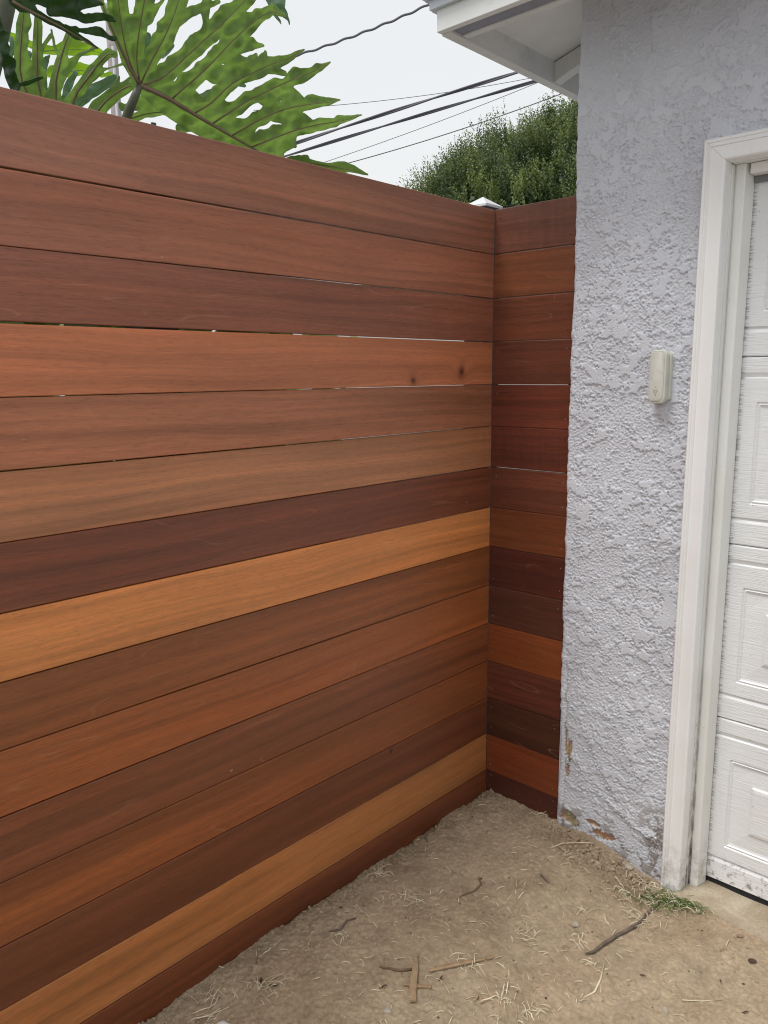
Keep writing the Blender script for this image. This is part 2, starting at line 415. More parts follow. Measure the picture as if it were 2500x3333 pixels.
for k in range(15):
    z1 = zb[k]-(gap1[k]/2 if k else 0); z0 = zb[k+1]+(gap1[k+1]/2 if k < 14 else 0)
    o = obj('board', board_mesh(3.2, z0, z1, -3.2, .0005, k), mats1.get(k, WOOD), fence, rot=(0, 0, math.pi/2))
    c_ = wcol(*col1[k], 1.12); o.color = (c_[0]*(1.20 if k == 2 else 1.06 if k in (6, 8, 9, 10, 11, 12, 14) else 1.0), c_[1]*(1.17 if k in (1, 2, 4) else 1.10 if k < 6 else 1.03), c_[2]*(1.05 if k < 6 else .95 if k in (7, 13) else .74), 1); o.location = (NP.uniform(-.0008, .0006), -.0012, 0)
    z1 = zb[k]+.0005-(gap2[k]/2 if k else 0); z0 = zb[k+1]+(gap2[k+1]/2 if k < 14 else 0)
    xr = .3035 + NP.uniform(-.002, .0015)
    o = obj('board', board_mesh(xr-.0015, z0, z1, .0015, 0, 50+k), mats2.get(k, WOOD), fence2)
    c_ = wcol(*col2[k], .80); o.color = (c_[0], c_[1], c_[2]*.88, 1); o.location = (0, NP.uniform(-.0006, .0006), 0)  # return boards deepened, corner shade put into their colour
# steel posts behind the boards, corner one with a white cap
def post(parent, x, y, h=.045, top=2.07):
    b = MB(); b.box(x-h, x+h, y-h, y+h, -.3, top); return b.build('post', BLACK_METAL, parent, bevel=.002)
post(fence, -.068, .030, .044, 2.082)
for yy in (-1.25, -2.5): post(fence, -.068, yy, .044, 2.04)
post(fence2, .285, .066, .02, 2.03)
b = MB(); hx, cxp, cyp = .049, -.071, .030
b.add([(cxp-hx, cyp-hx, 2.078), (cxp+hx, cyp-hx, 2.078), (cxp+hx, cyp+hx, 2.078), (cxp-hx, cyp+hx, 2.078),
       (cxp-hx, cyp-hx, 2.0865), (cxp+hx, cyp-hx, 2.0865), (cxp+hx, cyp+hx, 2.0865), (cxp-hx, cyp+hx, 2.0865), (cxp, cyp, 2.119)],
      [(3, 2, 1, 0), (0, 1, 5, 4), (1, 2, 6, 5), (2, 3, 7, 6), (3, 0, 4, 7), (4, 5, 8), (5, 6, 8), (6, 7, 8), (7, 4, 8)])
pc = b.build('post_cap', CAP_WHITE, fence, bevel=.0012); pc['label'] = 'white pyramid cap'
# screws / plugs
SCREW = plain('screw_head', (.22, .17, .14), .45, .5, .3, 200); SCREW_D = plain('plug_dark', (.03, .015, .012), .6, .3, .2, 100)
def discs(parent, pts, mat, r=.0022, axis='y'):
    b = MB()
    for p in pts:
        V = []
        for s in (0, 1):
            rr = r*(1 if s == 0 else .75); dd = -.0007*s*1.0
            for a in range(8):
                ca, sa = math.cos(a*math.pi/4)*rr, math.sin(a*math.pi/4)*rr
                V.append((p[0]+ca, p[1]+dd, p[2]+sa) if axis == 'y' else (p[0]-dd, p[1]+ca, p[2]+sa))
        b.add(V, [(a, (a+1) % 8, 8+(a+1) % 8, 8+a) for a in range(8)]+[tuple(range(8, 16)), tuple(range(8))])
    o = b.build('screw', mat, parent); o['kind'] = 'stuff'; return o
pts = []; ptd = []
for k in range(15):
    for x in (.022, .285):
        for q in (.22, .78):
            z = zb[k]-(.142 if k < 14 else .075)*q
            (ptd if k in (0, 1, 2, 5) else pts).append((x+R.uniform(-.003, .003), -.0009, z+R.uniform(-.004, .004)))
pts = [p for p in pts if p[2] < .16 or R.random() < .35]
discs(fence2, pts, SCREW); discs(fence2, ptd, SCREW_D, .0017)
pts = [(.0013, y+R.uniform(-.004, .004), zb[k]-.142*q) for k in range(9, 15) for y in (-.022,) for q in (.25, .75) if zb[k]-.142*q > .02]
discs(fence, pts, SCREW, .002, 'x')

# ------------------------------------------------------------------ garage
garage = empty('garage', (.3, 0, 0))
tag(garage, 'lilac-grey stuccoed garage with open eaves and white panelled door on the right', 'garage')
garage.location = (0, 0, 0)
WY = -.015       # stucco face
def stucco_relief(x0, x1, z0, z1, step, seed):
    nx = int(round((x1-x0)/step))+1; nz = int(round((z1-z0)/step))+1
    X, Z = np.meshgrid(np.linspace(x0, x1, nx), np.linspace(z0, z1, nz))
    return nx, nz, X, Z
# one consistent field for the whole dense area
SX0, SX1, SZ0, SZ1, SS = .296, 1.34, -.12, 2.78, .0024
nxs = int((SX1-SX0)/SS)+1; nzs = int((SZ1-SZ0)/SS)+1
Xs, Zs = np.meshgrid(SX0+np.arange(nxs)*SS, SZ0+np.arange(nzs)*SS)
A = fft_noise(nzs, nxs, SS, .012, .15, 1.25, 21); B = fft_noise(nzs, nxs, SS, .0045, .022, .5, 22, stretch=1.0)
Cn = fft_noise(nzs, nxs, SS, .08, .5, 1.4, 23); D_ = fft_noise(nzs, nxs, SS, .003, .012, .3, 24)
plate = sstep(A+.34*B+.30*Cn, .40, .52)             # smooth trowelled islands standing proud
rough = B*.50+D_*.55
ridge = np.exp(-((A+.30*B+.25*Cn-.40)/.10)**2)       # torn rim around an island
calm = sstep(Zs, 2.15, 2.45)*.2                      # calmer relief high under the eave
relf = (.0029*plate + .00125*rough*(1-.9*plate) + .0008*ridge*rough)*(1-calm)
relf += .0012*Cn + .0010*fft_noise(nzs, nxs, SS, .2, .9, 1.5, 25)
# long trowel scars low on the wall
for (xa, za, xb, zb_, dep) in ((.40, .33, .52, .16, .003), (.44, .16, .66, .07, .0035), (.50, .42, .60, .26, .0025), (.37, .235, .46, .17, .0025), (.56, .12, .70, .03, .003)):
    t = np.clip(((Xs-xa)*(xb-xa)+(Zs-za)*(zb_-za))/((xb-xa)**2+(zb_-za)**2), 0, 1)
    dx = Xs-(xa+t*(xb-xa)); dz = Zs-(za+t*(zb_-za)) + .006*Cn
    sd = dz+.004*B
    dist = np.sqrt(dx**2+dz**2)
    relf += dep*np.exp(-(dist/.028)**2)*sstep(sd, -.004, .003)
# chips and cracks near the foot
chip = np.zeros_like(Xs); crack = np.zeros_like(Xs)
for (x, z, rx, rz) in ((.352, .036, .030, .026), (.380, .022, .020, .020), (.445, .045, .026, .010), (.473, .016, .034, .016), (.506, .018, .018, .010), (.350, .27, .010, .045), (.345, .20, .008, .03), (.338, .30, .006, .05)):
    d = ((Xs-x)/rx)**2+((Zs-z)/rz)**2 + .22*B + .28*A
    chip = np.maximum(chip, 1-sstep(d, .75, 1.0))
def crackline(pts, wd):
    global crack
    for (xa, za), (xb, zb_) in zip(pts[:-1], pts[1:]):
        t = np.clip(((Xs-xa)*(xb-xa)+(Zs-za)*(zb_-za))/((xb-xa)**2+(zb_-za)**2), 0, 1)
        d = np.hypot(Xs-(xa+t*(xb-xa))+.003*A, Zs-(za+t*(zb_-za))+.003*B)
        crack = np.maximum(crack, np.exp(-(d/wd)**2))
crackline([(.50, .03), (.535, .022), (.56, -.002), (.60, .0), (.63, -.02), (.66, -.03), (.69, -.045)], .0035)
crackline([(.665, .15), (.672, .10), (.655, .085), (.64, .06), (.65, .02), (.655, -.02)], .0028)
crackline([(.672, .10), (.685, .06), (.69, .02)], .003)
crackline([(.62, -.04), (.64, .0), (.645, .04)], .0025)
crackline([(.525, 2.64), (.529, 2.55), (.522, 2.47), (.526, 2.40)], .0014)
crackline([(.40, 2.56), (.43, 2.50), (.425, 2.42)], .0012)
crackline([(.33, .55), (.334, .42), (.330, .33)], .0018)
relf -= .0085*chip + .005*crack
# plaster bead at the outer corner, battered edge
cornerx = .3045 + .0012*np.interp(Zs[:, 0], np.linspace(-.2, 3, 260), NP.randn(260)) + .0018*np.interp(Zs[:, 0], np.linspace(-.2, 3, 30), NP.randn(30)) - .004*sstep(Zs[:, 0], 1.2, 2.7)+.006*(1-sstep(Zs[:, 0], .0, .8))
edge_d = Xs-cornerx[:, None]
bead = np.exp(-((edge_d-.012)/.010)**2)*(1-sstep(Zs, .45, 1.2))
relf += .002*bead
groove = np.exp(-((edge_d-.026)/.004)**2)*(1-sstep(Zs, .4, .8)); relf -= .0022*groove
relf *= sstep(edge_d, -.004, .02)*.85+.15
Ys = WY-relf
Xm = np.maximum(Xs, cornerx[:, None]); 
round_ = np.clip((.012-edge_d)/.012, 0, 1); Ys = Ys + .010*round_**2
stain = (sstep(.20-Zs+.05*Cn+.03*A, .02, .26)*(.35+.65*sstep(A, -.2, 1.2))).astype(np.float32)
st2 = np.exp(-(((Xs-.675)/.035)**2+((Zs-.07)/.10)**2))*sstep(B+A, -.3, 1.2)
stain = np.clip(stain*.75+st2+.9*crack+.6*groove*sstep(A, -.5, .5), 0, 1)
spots = np.zeros_like(Xs)
for _ in range(16):
    x = .532+R.gauss(0, .018); z = .935+R.gauss(0, .03); spots = np.maximum(spots, 1-sstep(np.hypot(Xs-x, Zs-z), .001, .004))
stain = np.maximum(stain, spots*.8)
def stucco_piece(mask_x, mask_z, name):
    i0, i1 = mask_x; j0, j1 = mask_z
    X = Xm[j0:j1, i0:i1]; Y = Ys[j0:j1, i0:i1]; Z = Zs[j0:j1, i0:i1]
    h, w_ = X.shape; id_ = np.arange(h*w_).reshape(h, w_)
    Qd = np.stack([id_[:-1, :-1], id_[:-1, 1:], id_[1:, 1:], id_[1:, :-1]], -1).reshape(-1, 4)
    me = mesh_np(name, np.stack([X, Y, Z], -1).reshape(-1, 3), Qd, True)
    for nm, arr in (('stain', stain), ('chip', chip), ('plate', plate)):
        at = me.attributes.new(nm, 'FLOAT', 'POINT'); at.data.foreach_set('value', arr[j0:j1, i0:i1].astype(np.float32).ravel())
    return me
m = Mat('lilac_stucco', .80, .25); P = m.tc.outputs['Object']
base = (.645, .66, .71)
c = m.mul(m.mix(0, base, base), m.mapr(m.noise(P, 5, 4, .55), .3, .7, .93, 1.05))
c = m.mix(m.mapr(m.attr('plate'), 0, 1, 0, .35), c, (.64, .66, .715))
c = m.mix(m.mapr(m.noise(P, 120, 3, .6), .6, .8, 0, .35), c, (.60, .59, .60))
c = m.mix(m.mapr(m.noise(P, 9, 4, .6, .5), .60, .74, 0, .18), c, (.50, .47, .45))
c = m.mix(m.mapr(m.attr('stain'), .1, .9, 0, .78), c, (.21, .165, .125))
chipc = m.mix(m.mapr(m.noise(P, 26, 3, .6), .45, .58, 0, 1), (.33, .30, .17), (.56, .30, .20))
chipc = m.mix(m.mapr(m.noise(P, 75, 3, .6), .6, .68, 0, 1), chipc, (.55, .50, .40))
c = m.mix(m.mapr(m.attr('chip'), .3, .8, 0, 1), c, chipc)
m.color(c)
m.normal(m.bump(m.math('ADD', m.noise(P, 260, 4, .7), m.math('MULTIPLY', m.noise(P, 90, 3, .6), 1.0)), .65, .0028)); STUCCO = m.m
CASX = .7085
iC = int((CASX-SX0)/SS)+1; jT = int((2.118-SZ0)/SS)
o = obj('stucco_wall', stucco_piece((0, iC), (0, jT+1), 'stucco_wall'), STUCCO, garage)
o = obj('stucco_wall', stucco_piece((0, nxs), (jT, nzs), 'stucco_wall'), STUCCO, garage)
# plain continuation of the front wall, and the side wall
b = MB(); b.box(SX0+nxs*SS-.0025, 3.75, WY+.0, WY+.12, 2.118, 2.78); b.box(3.30, 3.75, WY, WY+.12, -.12, 2.117)
b.build('stucco_wall', STUCCO, garage)
b = MB(); b.box(.3075, .40, -.0035, 5.5, -.2, 2.78); b.build('side_wall', STUCCO, garage)
b = MB(); b.box(3.63, 3.748, .11, 5.5, -.2, 2.78); b.box(.402, 3.628, 5.38, 5.498, -.2, 2.78); b.build('side_wall', STUCCO, garage)

# door casing: moulded profile swept up the side and across the head, mitred
cas = [(0, .004), (0, -.036), (.0035, -.0405), (.0095, -.0405), (.0115, -.0375), (.014, -.0375), (.0165, -.0415), (.021, -.0425), (.0225, -.040),
       (.040, -.0405), (.0555, -.0425), (.0590, -.0405), (.0605, -.037), (.0605, .004)]
CX0, CZ1 = .696, 2.136
b = MB(); V = []
for zf in ('bot', 'top'):
    for u, d in cas: V.append((CX0+u, d, (-.085+.0 if zf == 'bot' else CZ1-u)))
k = len(cas)
b.add(V, [(j, (j+1) % k, k+(j+1) % k, k+j) for j in range(k)]+[tuple(range(k))[::-1], tuple(range(k, 2*k))])
o = b.build('door_casing', PAINT, garage); 
b = MB(); V = []
for side in (0, 1):
    for u, d in cas: V.append(((CX0+u+.0006 if side == 0 else 3.325-u), d, CZ1-u))
b.add(V, [(j, (j+1) % k, k+(j+1) % k, k+j) for j in range(k)]+[tuple(range(k))[::-1], tuple(range(k, 2*k))])
b.build('door_casing', PAINT, garage)
b = MB(); V = []
for zf in (-.085, 1):
    for u, d in cas: V.append((3.325-u, d, (zf if zf < 0 else CZ1-u-.0006)))
b.add(V, [(j, (j+1) % k, k+(j+1) % k, k+j) for j in range(k)]+[tuple(range(k)), tuple(range(k, 2*k))[::-1]])
b.build('door_casing', PAINT, garage)
# jambs and door stops
b = MB(); b.box(.735, .7600, .0045, .19, -.08, 2.073); b.build('door_jamb', PAINT_CREAM, garage, bevel=.001)
b = MB(); b.box(.7603, 3.26, .0045, .19, 2.0735, 2.10); b.build('door_jamb', PAINT_CREAM, garage)
b = MB(); b.box(3.2605, 3.29, .0045, .19, -.08, 2.073); b.build('door_jamb', PAINT_CREAM, garage)
stop = [(.7605, .058), (.7605, .0235), (.763, .0225), (.7655, .020), (.785, .0185), (.7885, .0205), (.7900, .030), (.7965, .0655), (.7925, .0655)]
b = MB(); k = len(stop)
b.add([(x, y, -.052+(.0 if x < .77 else .008)) for x, y in stop]+[(x, y, 2.0725) for x, y in stop],
      [(j, (j+1) % k, k+(j+1) % k, k+j) for j in range(k)]+[tuple(range(k))[::-1], tuple(range(k, 2*k))])
b.build('door_stop', PAINT_CREAM, garage)
b = MB(); b.box(.7975, 3.255, .0235, .066, 2.046, 2.0728); b.build('door_stop', PAINT_CREAM, garage, bevel=.003)
b = MB(); b.box(.7985, 3.255, .060, .068, 2.029, 2.0455); b.build('head_strip', plain('grey_head_strip', (.20, .20, .21), .8), garage)  # dark grey strip between head stop and door top

# garage door: four embossed sections
door = empty('garage_door'); door.parent = garage
m = Mat('embossed_door_paint', .45, .45); P = m.tc.outputs['Object']
gr = m.noise(m.mapping(P, scale=(9, 1, 210)), 1, 3, .6, .6); gr2 = m.noise(m.mapping(P, scale=(22, 1, 330)), 1, 2, .5, .3)
gmask = m.mapr(m.noise(P, 7, 3), .38, .6, .35, 1)
c = m.mix(m.mapr(m.noise(P, 5, 3), .35, .7, 0, .35), (.80, .81, .815), (.74, .75, .75))
c = m.mix(m.math('MULTIPLY', m.mapr(gr, .62, .74, 0, .20), gmask), c, (.40, .38, .34))
sx = m.n('SeparateXYZ'); m.l(P, sx.inputs[0])
em = m.mapr(sx.outputs[0], .797, .811, 1, 0, True)
c = m.mix(m.math('MULTIPLY', em, m.mapr(gr2, .48, .60, 0, .62)), c, (.16, .15, .13))
low = m.mapr(sx.outputs[2], .01, .075, 1, 0, True)
c = m.mix(m.math('MULTIPLY', low, m.mapr(m.noise(P, 60, 4, .7), .52, .66, 0, .8)), c, (.12, .10, .08))
c = m.mix(m.mapr(m.noise(P, 110, 1, .5), .78, .81, 0, .7), c, (.2, .17, .13))
m.color(c); h = m.math('ADD', m.math('MULTIPLY', gr, m.mapr(gmask, .3, 1, .5, 1)), m.math('MULTIPLY', gr2, .35))
m.normal(m.bump(h, .65, .0030)); DOORP = m.m
DY = .070
def door_section(zbot, ztop):
    zs_set = [zbot, zbot+.0015]
    # height map evaluated on a nonuniform grid
    def breaks(*v): return sorted(set(round(q, 5) for q in v))
    gb = zbot+.077; gt = ztop-.055
    pz0, pz1 = zbot+.120, ztop-.122
    def depth_z(z):     # horizontal coves above and below
        d = 0
        for g, w_, sgn in ((gb, .013, 1), (gt, .013, -1)):
            t = (z-g)*sgn
            if -w_ < t < 0: d = .0065*(1+t/w_) if False else .0065*(t+w_)/w_
            elif 0 <= t < .004: d = .0065*(1-t/.004)
        for e in (zbot, ztop):
            if abs(z-e) < .004: d = max(d, .005*(1-abs(z-e)/.004))
        return d
    zz = breaks(zbot, zbot+.002, zbot+.004, gb-.013, gb-.008, gb-.004, gb, gb+.002, gb+.004, gt-.004, gt-.002, gt, gt+.004, gt+.008, gt+.013, ztop-.004, ztop-.002, ztop,
                pz0, pz0+.004, pz0+.008, pz0+.012, pz0+.018, pz0+.066, pz0+.072, pz0+.078, pz1, pz1-.004, pz1-.008, pz1-.012, pz1-.018, pz1-.066, pz1-.072, pz1-.078)
    panels = [(.8415+i*.601, .8415+i*.601+.51) for i in range(4)]
    xx = [.785, .797]
    for a_, b_ in panels:
        for q in (0, .004, .008, .012, .018, .066, .072, .078): xx += [a_+q, b_-q]
    xx = breaks(*(xx+[3.262]))
    def depth_p(x, z):
        for a_, b_ in panels:
            if a_ <= x <= b_ and pz0 <= z <= pz1:
                q = min(x-a_, b_-x, z-pz0, pz1-z)
                return float(np.interp(q, [0, .004, .008, .012, .018, .066, .072, .078], [0, .0045, .001, .0050, .0062, .0035, -.0008, -.0022]))
        return 0
    V = [(x, DY+depth_z(z)+depth_p(x, z), z) for z in zz for x in xx]
    n = len(xx); F = [(j*n+i, j*n+i+1, (j+1)*n+i+1, (j+1)*n+i) for j in range(len(zz)-1) for i in range(n-1)]
    b = MB(); b.add(V, F)
    # edges return 3 cm back
    e0 = [j*n for j in range(len(zz))]
    base_ = len(b.V); 
    b.add([(3.262, DY+.04, zbot), (.785, DY+.04, zbot), (.785, DY+.04, ztop), (3.262, DY+.04, ztop)], [(0, 1, 2, 3)])
    b.F += [(0, base_+1, base_, n-1), ((len(zz)-1)*n, (len(zz)-1)*n+n-1, base_+3, base_+2)]
    return b.build('door_section', DOORP, door)
for zbt, ztp in ((-.0285, .5040), (.5055, 1.0385), (1.0400, 1.5715), (1.5730, 2.105)): door_section(zbt, ztp)
b = MB(); b.box(.79, 3.262, DY+.004, DY+.030, -.0465, -.0295); b.build('bottom_seal', RUBBER, door)
b = MB(); b.box(.70, 3.4, .45, .46, -.3, 2.3); b.build('back_panel', DARK, garage)

# eaves: fascia boards, drip edge, sloped sheathing, rafter tail, shingles
EX, EY, EZ = .020, -.330, 2.500
roof = empty('roof'); roof.parent = garage
b = MB(); b.box(EX, 4.05, EY, EY+.022, EZ, EZ+.112); b.build('fascia', EAVE_W, roof, bevel=.002)
b = MB(); b.box(EX+.001, EX+.036, EY+.0225, 5.8, EZ-.004, EZ+.115); b.build('fascia', EAVE_GREY, roof, bevel=.002)
b = MB(); b.box(EX-.016, 4.06, EY-.015, EY-.001, EZ+.058, EZ+.140); b.box(EX-.018, EX-.001, EY-.0005, 5.81, EZ+.058, EZ+.140); b.box(EX-.030, 4.07, EY-.030, EY-.0155, EZ+.084, EZ+.152); b.box(EX-.032, EX-.0185, EY-.015, 5.82, EZ+.084, EZ+.152)
b.build('drip_edge', METAL_EDGE, roof, bevel=.0015)
b = MB(); b.box(EX+.040, 4.0, EY+.0235, EY+.068, EZ+.003, EZ+.098); b.build('sub_fascia', EAVE_BLUE, roof)
b = MB(); b.box(EX+.040, 4.0, EY+.0705, EY+.096, EZ-.001, EZ+.096); b.build('soffit_trim', EAVE_GREY, roof, bevel=.002)
# sheathing, hip-folded
hz = .30
def zsl(d): return EZ+.066+.28*d
b = MB(); d1 = .9
A0 = (EX+.036, EY+.094, zsl(0)); A1 = (EX+.036+d1, EY+.094+d1, zsl(d1))
b.add([A0, (3.9, EY+.094, zsl(0)), (3.9-d1, EY+.094+d1, zsl(d1)), A1, (EX+.036, 5.7, zsl(0)), (EX+.036+d1, 5.7, zsl(d1))],
      [(0, 1, 2, 3), (0, 3, 5, 4)])
t = .02; nb = len(b.V); b.add([(x, y, z+t) for x, y, z in b.V], [(3, 2, 1, 0), (4, 5, 3, 0)])
b.build('sheathing', EAVE_W, roof)
for ry in (.250, .86, 1.47):
    b = MB(); prof = [(EX+.0365, EZ-.002), (EX+.10, EZ+.022), (EX+.18, EZ+.045), (.3065, EZ+.080), (.3065, zsl(.25)-.004), (EX+.0365, zsl(0)-.004)]
    n = len(prof); b.add([(x, ry, z) for x, z in prof]+[(x, ry+.042, z) for x, z in prof],
                         [(j, (j+1) % n, n+(j+1) % n, n+j) for j in range(n)]+[tuple(range(n))[::-1], tuple(range(n, 2*n))])
    b.build('rafter_tail', EAVE_GREY, roof, bevel=.002)
# frieze shadow board high on the wall under the eave
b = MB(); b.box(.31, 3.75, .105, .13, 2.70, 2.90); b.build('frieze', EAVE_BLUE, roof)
ape = 2.0
def zr(d): return EZ+.150+.30*d
b = MB()
b.add([(EX-.02, EY-.02, zr(0)), (4.07, EY-.02, zr(0)), (2.06, 1.9, zr(2)), (EX-.02, 5.82, zr(0)), (4.07, 5.82, zr(0)), (2.06, 3.8, zr(2))],
      [(0, 1, 2), (0, 2, 5, 3), (3, 5, 4), (1, 4, 5, 2)])
b.build('roof_deck', SHINGLE, roof)
sh = MB().__class__()
sb = MB(); sb.box(0, .30, 0, .30, 0, .006); sme = mesh('shingle', sb.V, sb.F); sme.materials.append(SHINGLE)
for i in range(13):
    o = obj('shingle', sme, None, roof, loc=(EX-.045+i*.306+R.uniform(-.004, .004), EY-.050+R.uniform(-.007, .005), EZ+.155)); o.rotation_euler = (math.atan(.30), 0, 0)
for i in range(18):
    o = obj('shingle', sme, None, roof, loc=(EX-.052+R.uniform(-.007, .005), EY-.035+i*.306, EZ+.1560)); o.rotation_euler = (0, -math.atan(.30), 0)

# ------------------------------------------------------------------ keypad on the wall
def rounded(w_, h, r, n=8, bulge=0.0):
    P = []
    for cx_, cz_, a0 in ((w_/2-r, h/2-r, 0), (-w_/2+r, h/2-r, 90), (-w_/2+r, -h/2+r, 180), (w_/2-r, -h/2+r, 270)):
        for i in range(n+1):
            a_ = math.radians(a0+90*i/n); P.append([cx_+r*math.cos(a_), cz_+r*math.sin(a_)])
    for p in P:
        s = 1-(p[0]/(w_/2))**2
        p[1] += math.copysign(bulge*s, p[1])
    return P
def loft(name, layers, mat, parent, cx_, cz_, smooth=True):
    b = MB(); n = len(layers[0][0]); V = []
    for prof, y, sc, ox in layers: V += [(cx_+ox+p[0]*sc, y, cz_+p[1]*sc if True else 0) for p in prof]
    F = []
    for i in range(len(layers)-1):
        for j in range(n): F.append((i*n+j, i*n+(j+1) % n, (i+1)*n+(j+1) % n, (i+1)*n+j))
    F.append(tuple((len(layers)-1)*n+j for j in range(n)))
    b.add(V, F); me = mesh(name, b.V, b.F, True); o = obj(name, me, mat, parent)
    me2 = o.modifiers.new('e', 'EDGE_SPLIT'); me2.split_angle = math.radians(38); return o
KP = plain('aged_keypad_plastic', (.60, .60, .53), .45, .45, .06, 30, 0, dirt=(38, .60, .10, .30), dirt_col=(.38, .35, .28))
kp = empty('garage_keypad', (.607, WY, 1.52))
tag(kp, 'small cream plastic keypad box mounted on the grey stucco beside the door casing', 'keypad')
K0 = Vector((.607, 0, 1.52))
def rel_(l): return l
pb = rounded(.054, .140, .013); pbig = rounded(.054, .140, .013, 8, .004)
o = loft('housing', [(pb, WY+.012, 1.0, .004), (pb, WY-.010, .985, .004), (pb, WY-.0165, .965, .004)], KP, kp, 0, 0)
o.location = (0, -WY, 0)
pc_ = rounded(.050, .143, .014, 8, .006)
o = loft('cover', [(pc_, WY-.0170, 1.0, 0), (pc_, WY-.030, .995, 0), (pc_, WY-.0345, .955, -.0005)], KP, kp, 0, 0); o.location = (0, -WY, -.001)
pf = rounded(.0425, .130, .013, 8, .006)
KP2 = plain('aged_cover_plastic', (.57, .555, .50), .5, .4, .05, 40, 0, dirt=(55, .56, .12, .40), dirt_col=(.40, .38, .33))
o = loft('cover_inset', [(pf, WY-.0350, 1.0, -.003), (pf, WY-.0358, .985, -.003)], KP2, kp, 0, 0); o.location = (0, -WY, -.001)
b = MB(); mk = []
for i in range(9): a_ = i*math.pi/4; mk.append((.0018*math.cos(a_), 0, .0022*math.sin(a_)))
b.tube([(-.0005+x, -.0362, -.030+z) for x, _, z in mk], .0003, 4)
for pl in (((-.008, -.036), (-.003, -.040), (.001, -.037), (.006, -.038), (.004, -.044)), ((-.006, -.039), (-.002, -.045), (.003, -.042), (.002, -.048)), ((-.007, -.042), (-.001, -.048), (.001, -.054)), ((-.003, -.049), (.002, -.056))):
    b.tube([(x, -.0362, z) for x, z in pl], .00035, 4)
b.build('engraving', plain('engraved_line', (.22, .20, .16), .8), kp, loc=(-.003, 0, 0))

# ------------------------------------------------------------------ leaves of the philodendron
def leaf_mat(name, col, trans, rough=.38, tw=.5):
    m = Mat(name, rough, .5); P = m.tc.outputs['Object']
    n = m.noise(P, 9, 4, .6, .3); n2 = m.noise(P, 60, 3, .6)
    v = m.math('MULTIPLY', m.mapr(n, .3, .7, .86, 1.14), m.mapr(n2, .3, .7, .95, 1.05))
    m.color(m.mul(m.mix(0, col, col), v))
    tr = m.n('BsdfTranslucent'); m.l(m.mul(m.mix(0, trans, trans), v), tr.inputs['Color'])
    ms = m.n('MixShader'); ms.inputs[0].default_value = tw
    m.l(m.b.outputs[0], ms.inputs[1]); m.l(tr.outputs[0], ms.inputs[2]); m.l(ms.outputs[0], m.o.inputs[0])
    m.normal(m.bump(n2, .2, .002)); return m.m
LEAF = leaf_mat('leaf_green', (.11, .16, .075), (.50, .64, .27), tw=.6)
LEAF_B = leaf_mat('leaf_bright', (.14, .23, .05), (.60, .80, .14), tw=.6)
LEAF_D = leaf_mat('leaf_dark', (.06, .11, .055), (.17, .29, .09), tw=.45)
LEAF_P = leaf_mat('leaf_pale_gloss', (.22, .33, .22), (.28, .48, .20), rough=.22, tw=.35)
VEIN = plain('leaf_vein', (.24, .17, .12), .5, .4, .15, 30)
VEIN_L = plain('leaf_vein_pale', (.20, .26, .10), .5, .4, .1, 30)
STEM = plain('leaf_stalk', (.115, .125, .085), .5, .4, .15, 20)
plant = empty('philodendron', (-.45, -.9, 0))
tag(plant, 'large split-leaf philodendron with deeply lobed green leaves rising behind the long fence', 'plant')
PL0 = Vector((-.45, -.9, 0))
def seg_d(X, Y, a, b):
    dx, dy = b[0]-a[0], b[1]-a[1]; L2 = dx*dx+dy*dy+1e-9
    t = np.clip(((X-a[0])*dx+(Y-a[1])*dy)/L2, 0, 1)
    return np.hypot(X-(a[0]+t*dx), Y-(a[1]+t*dy)), t
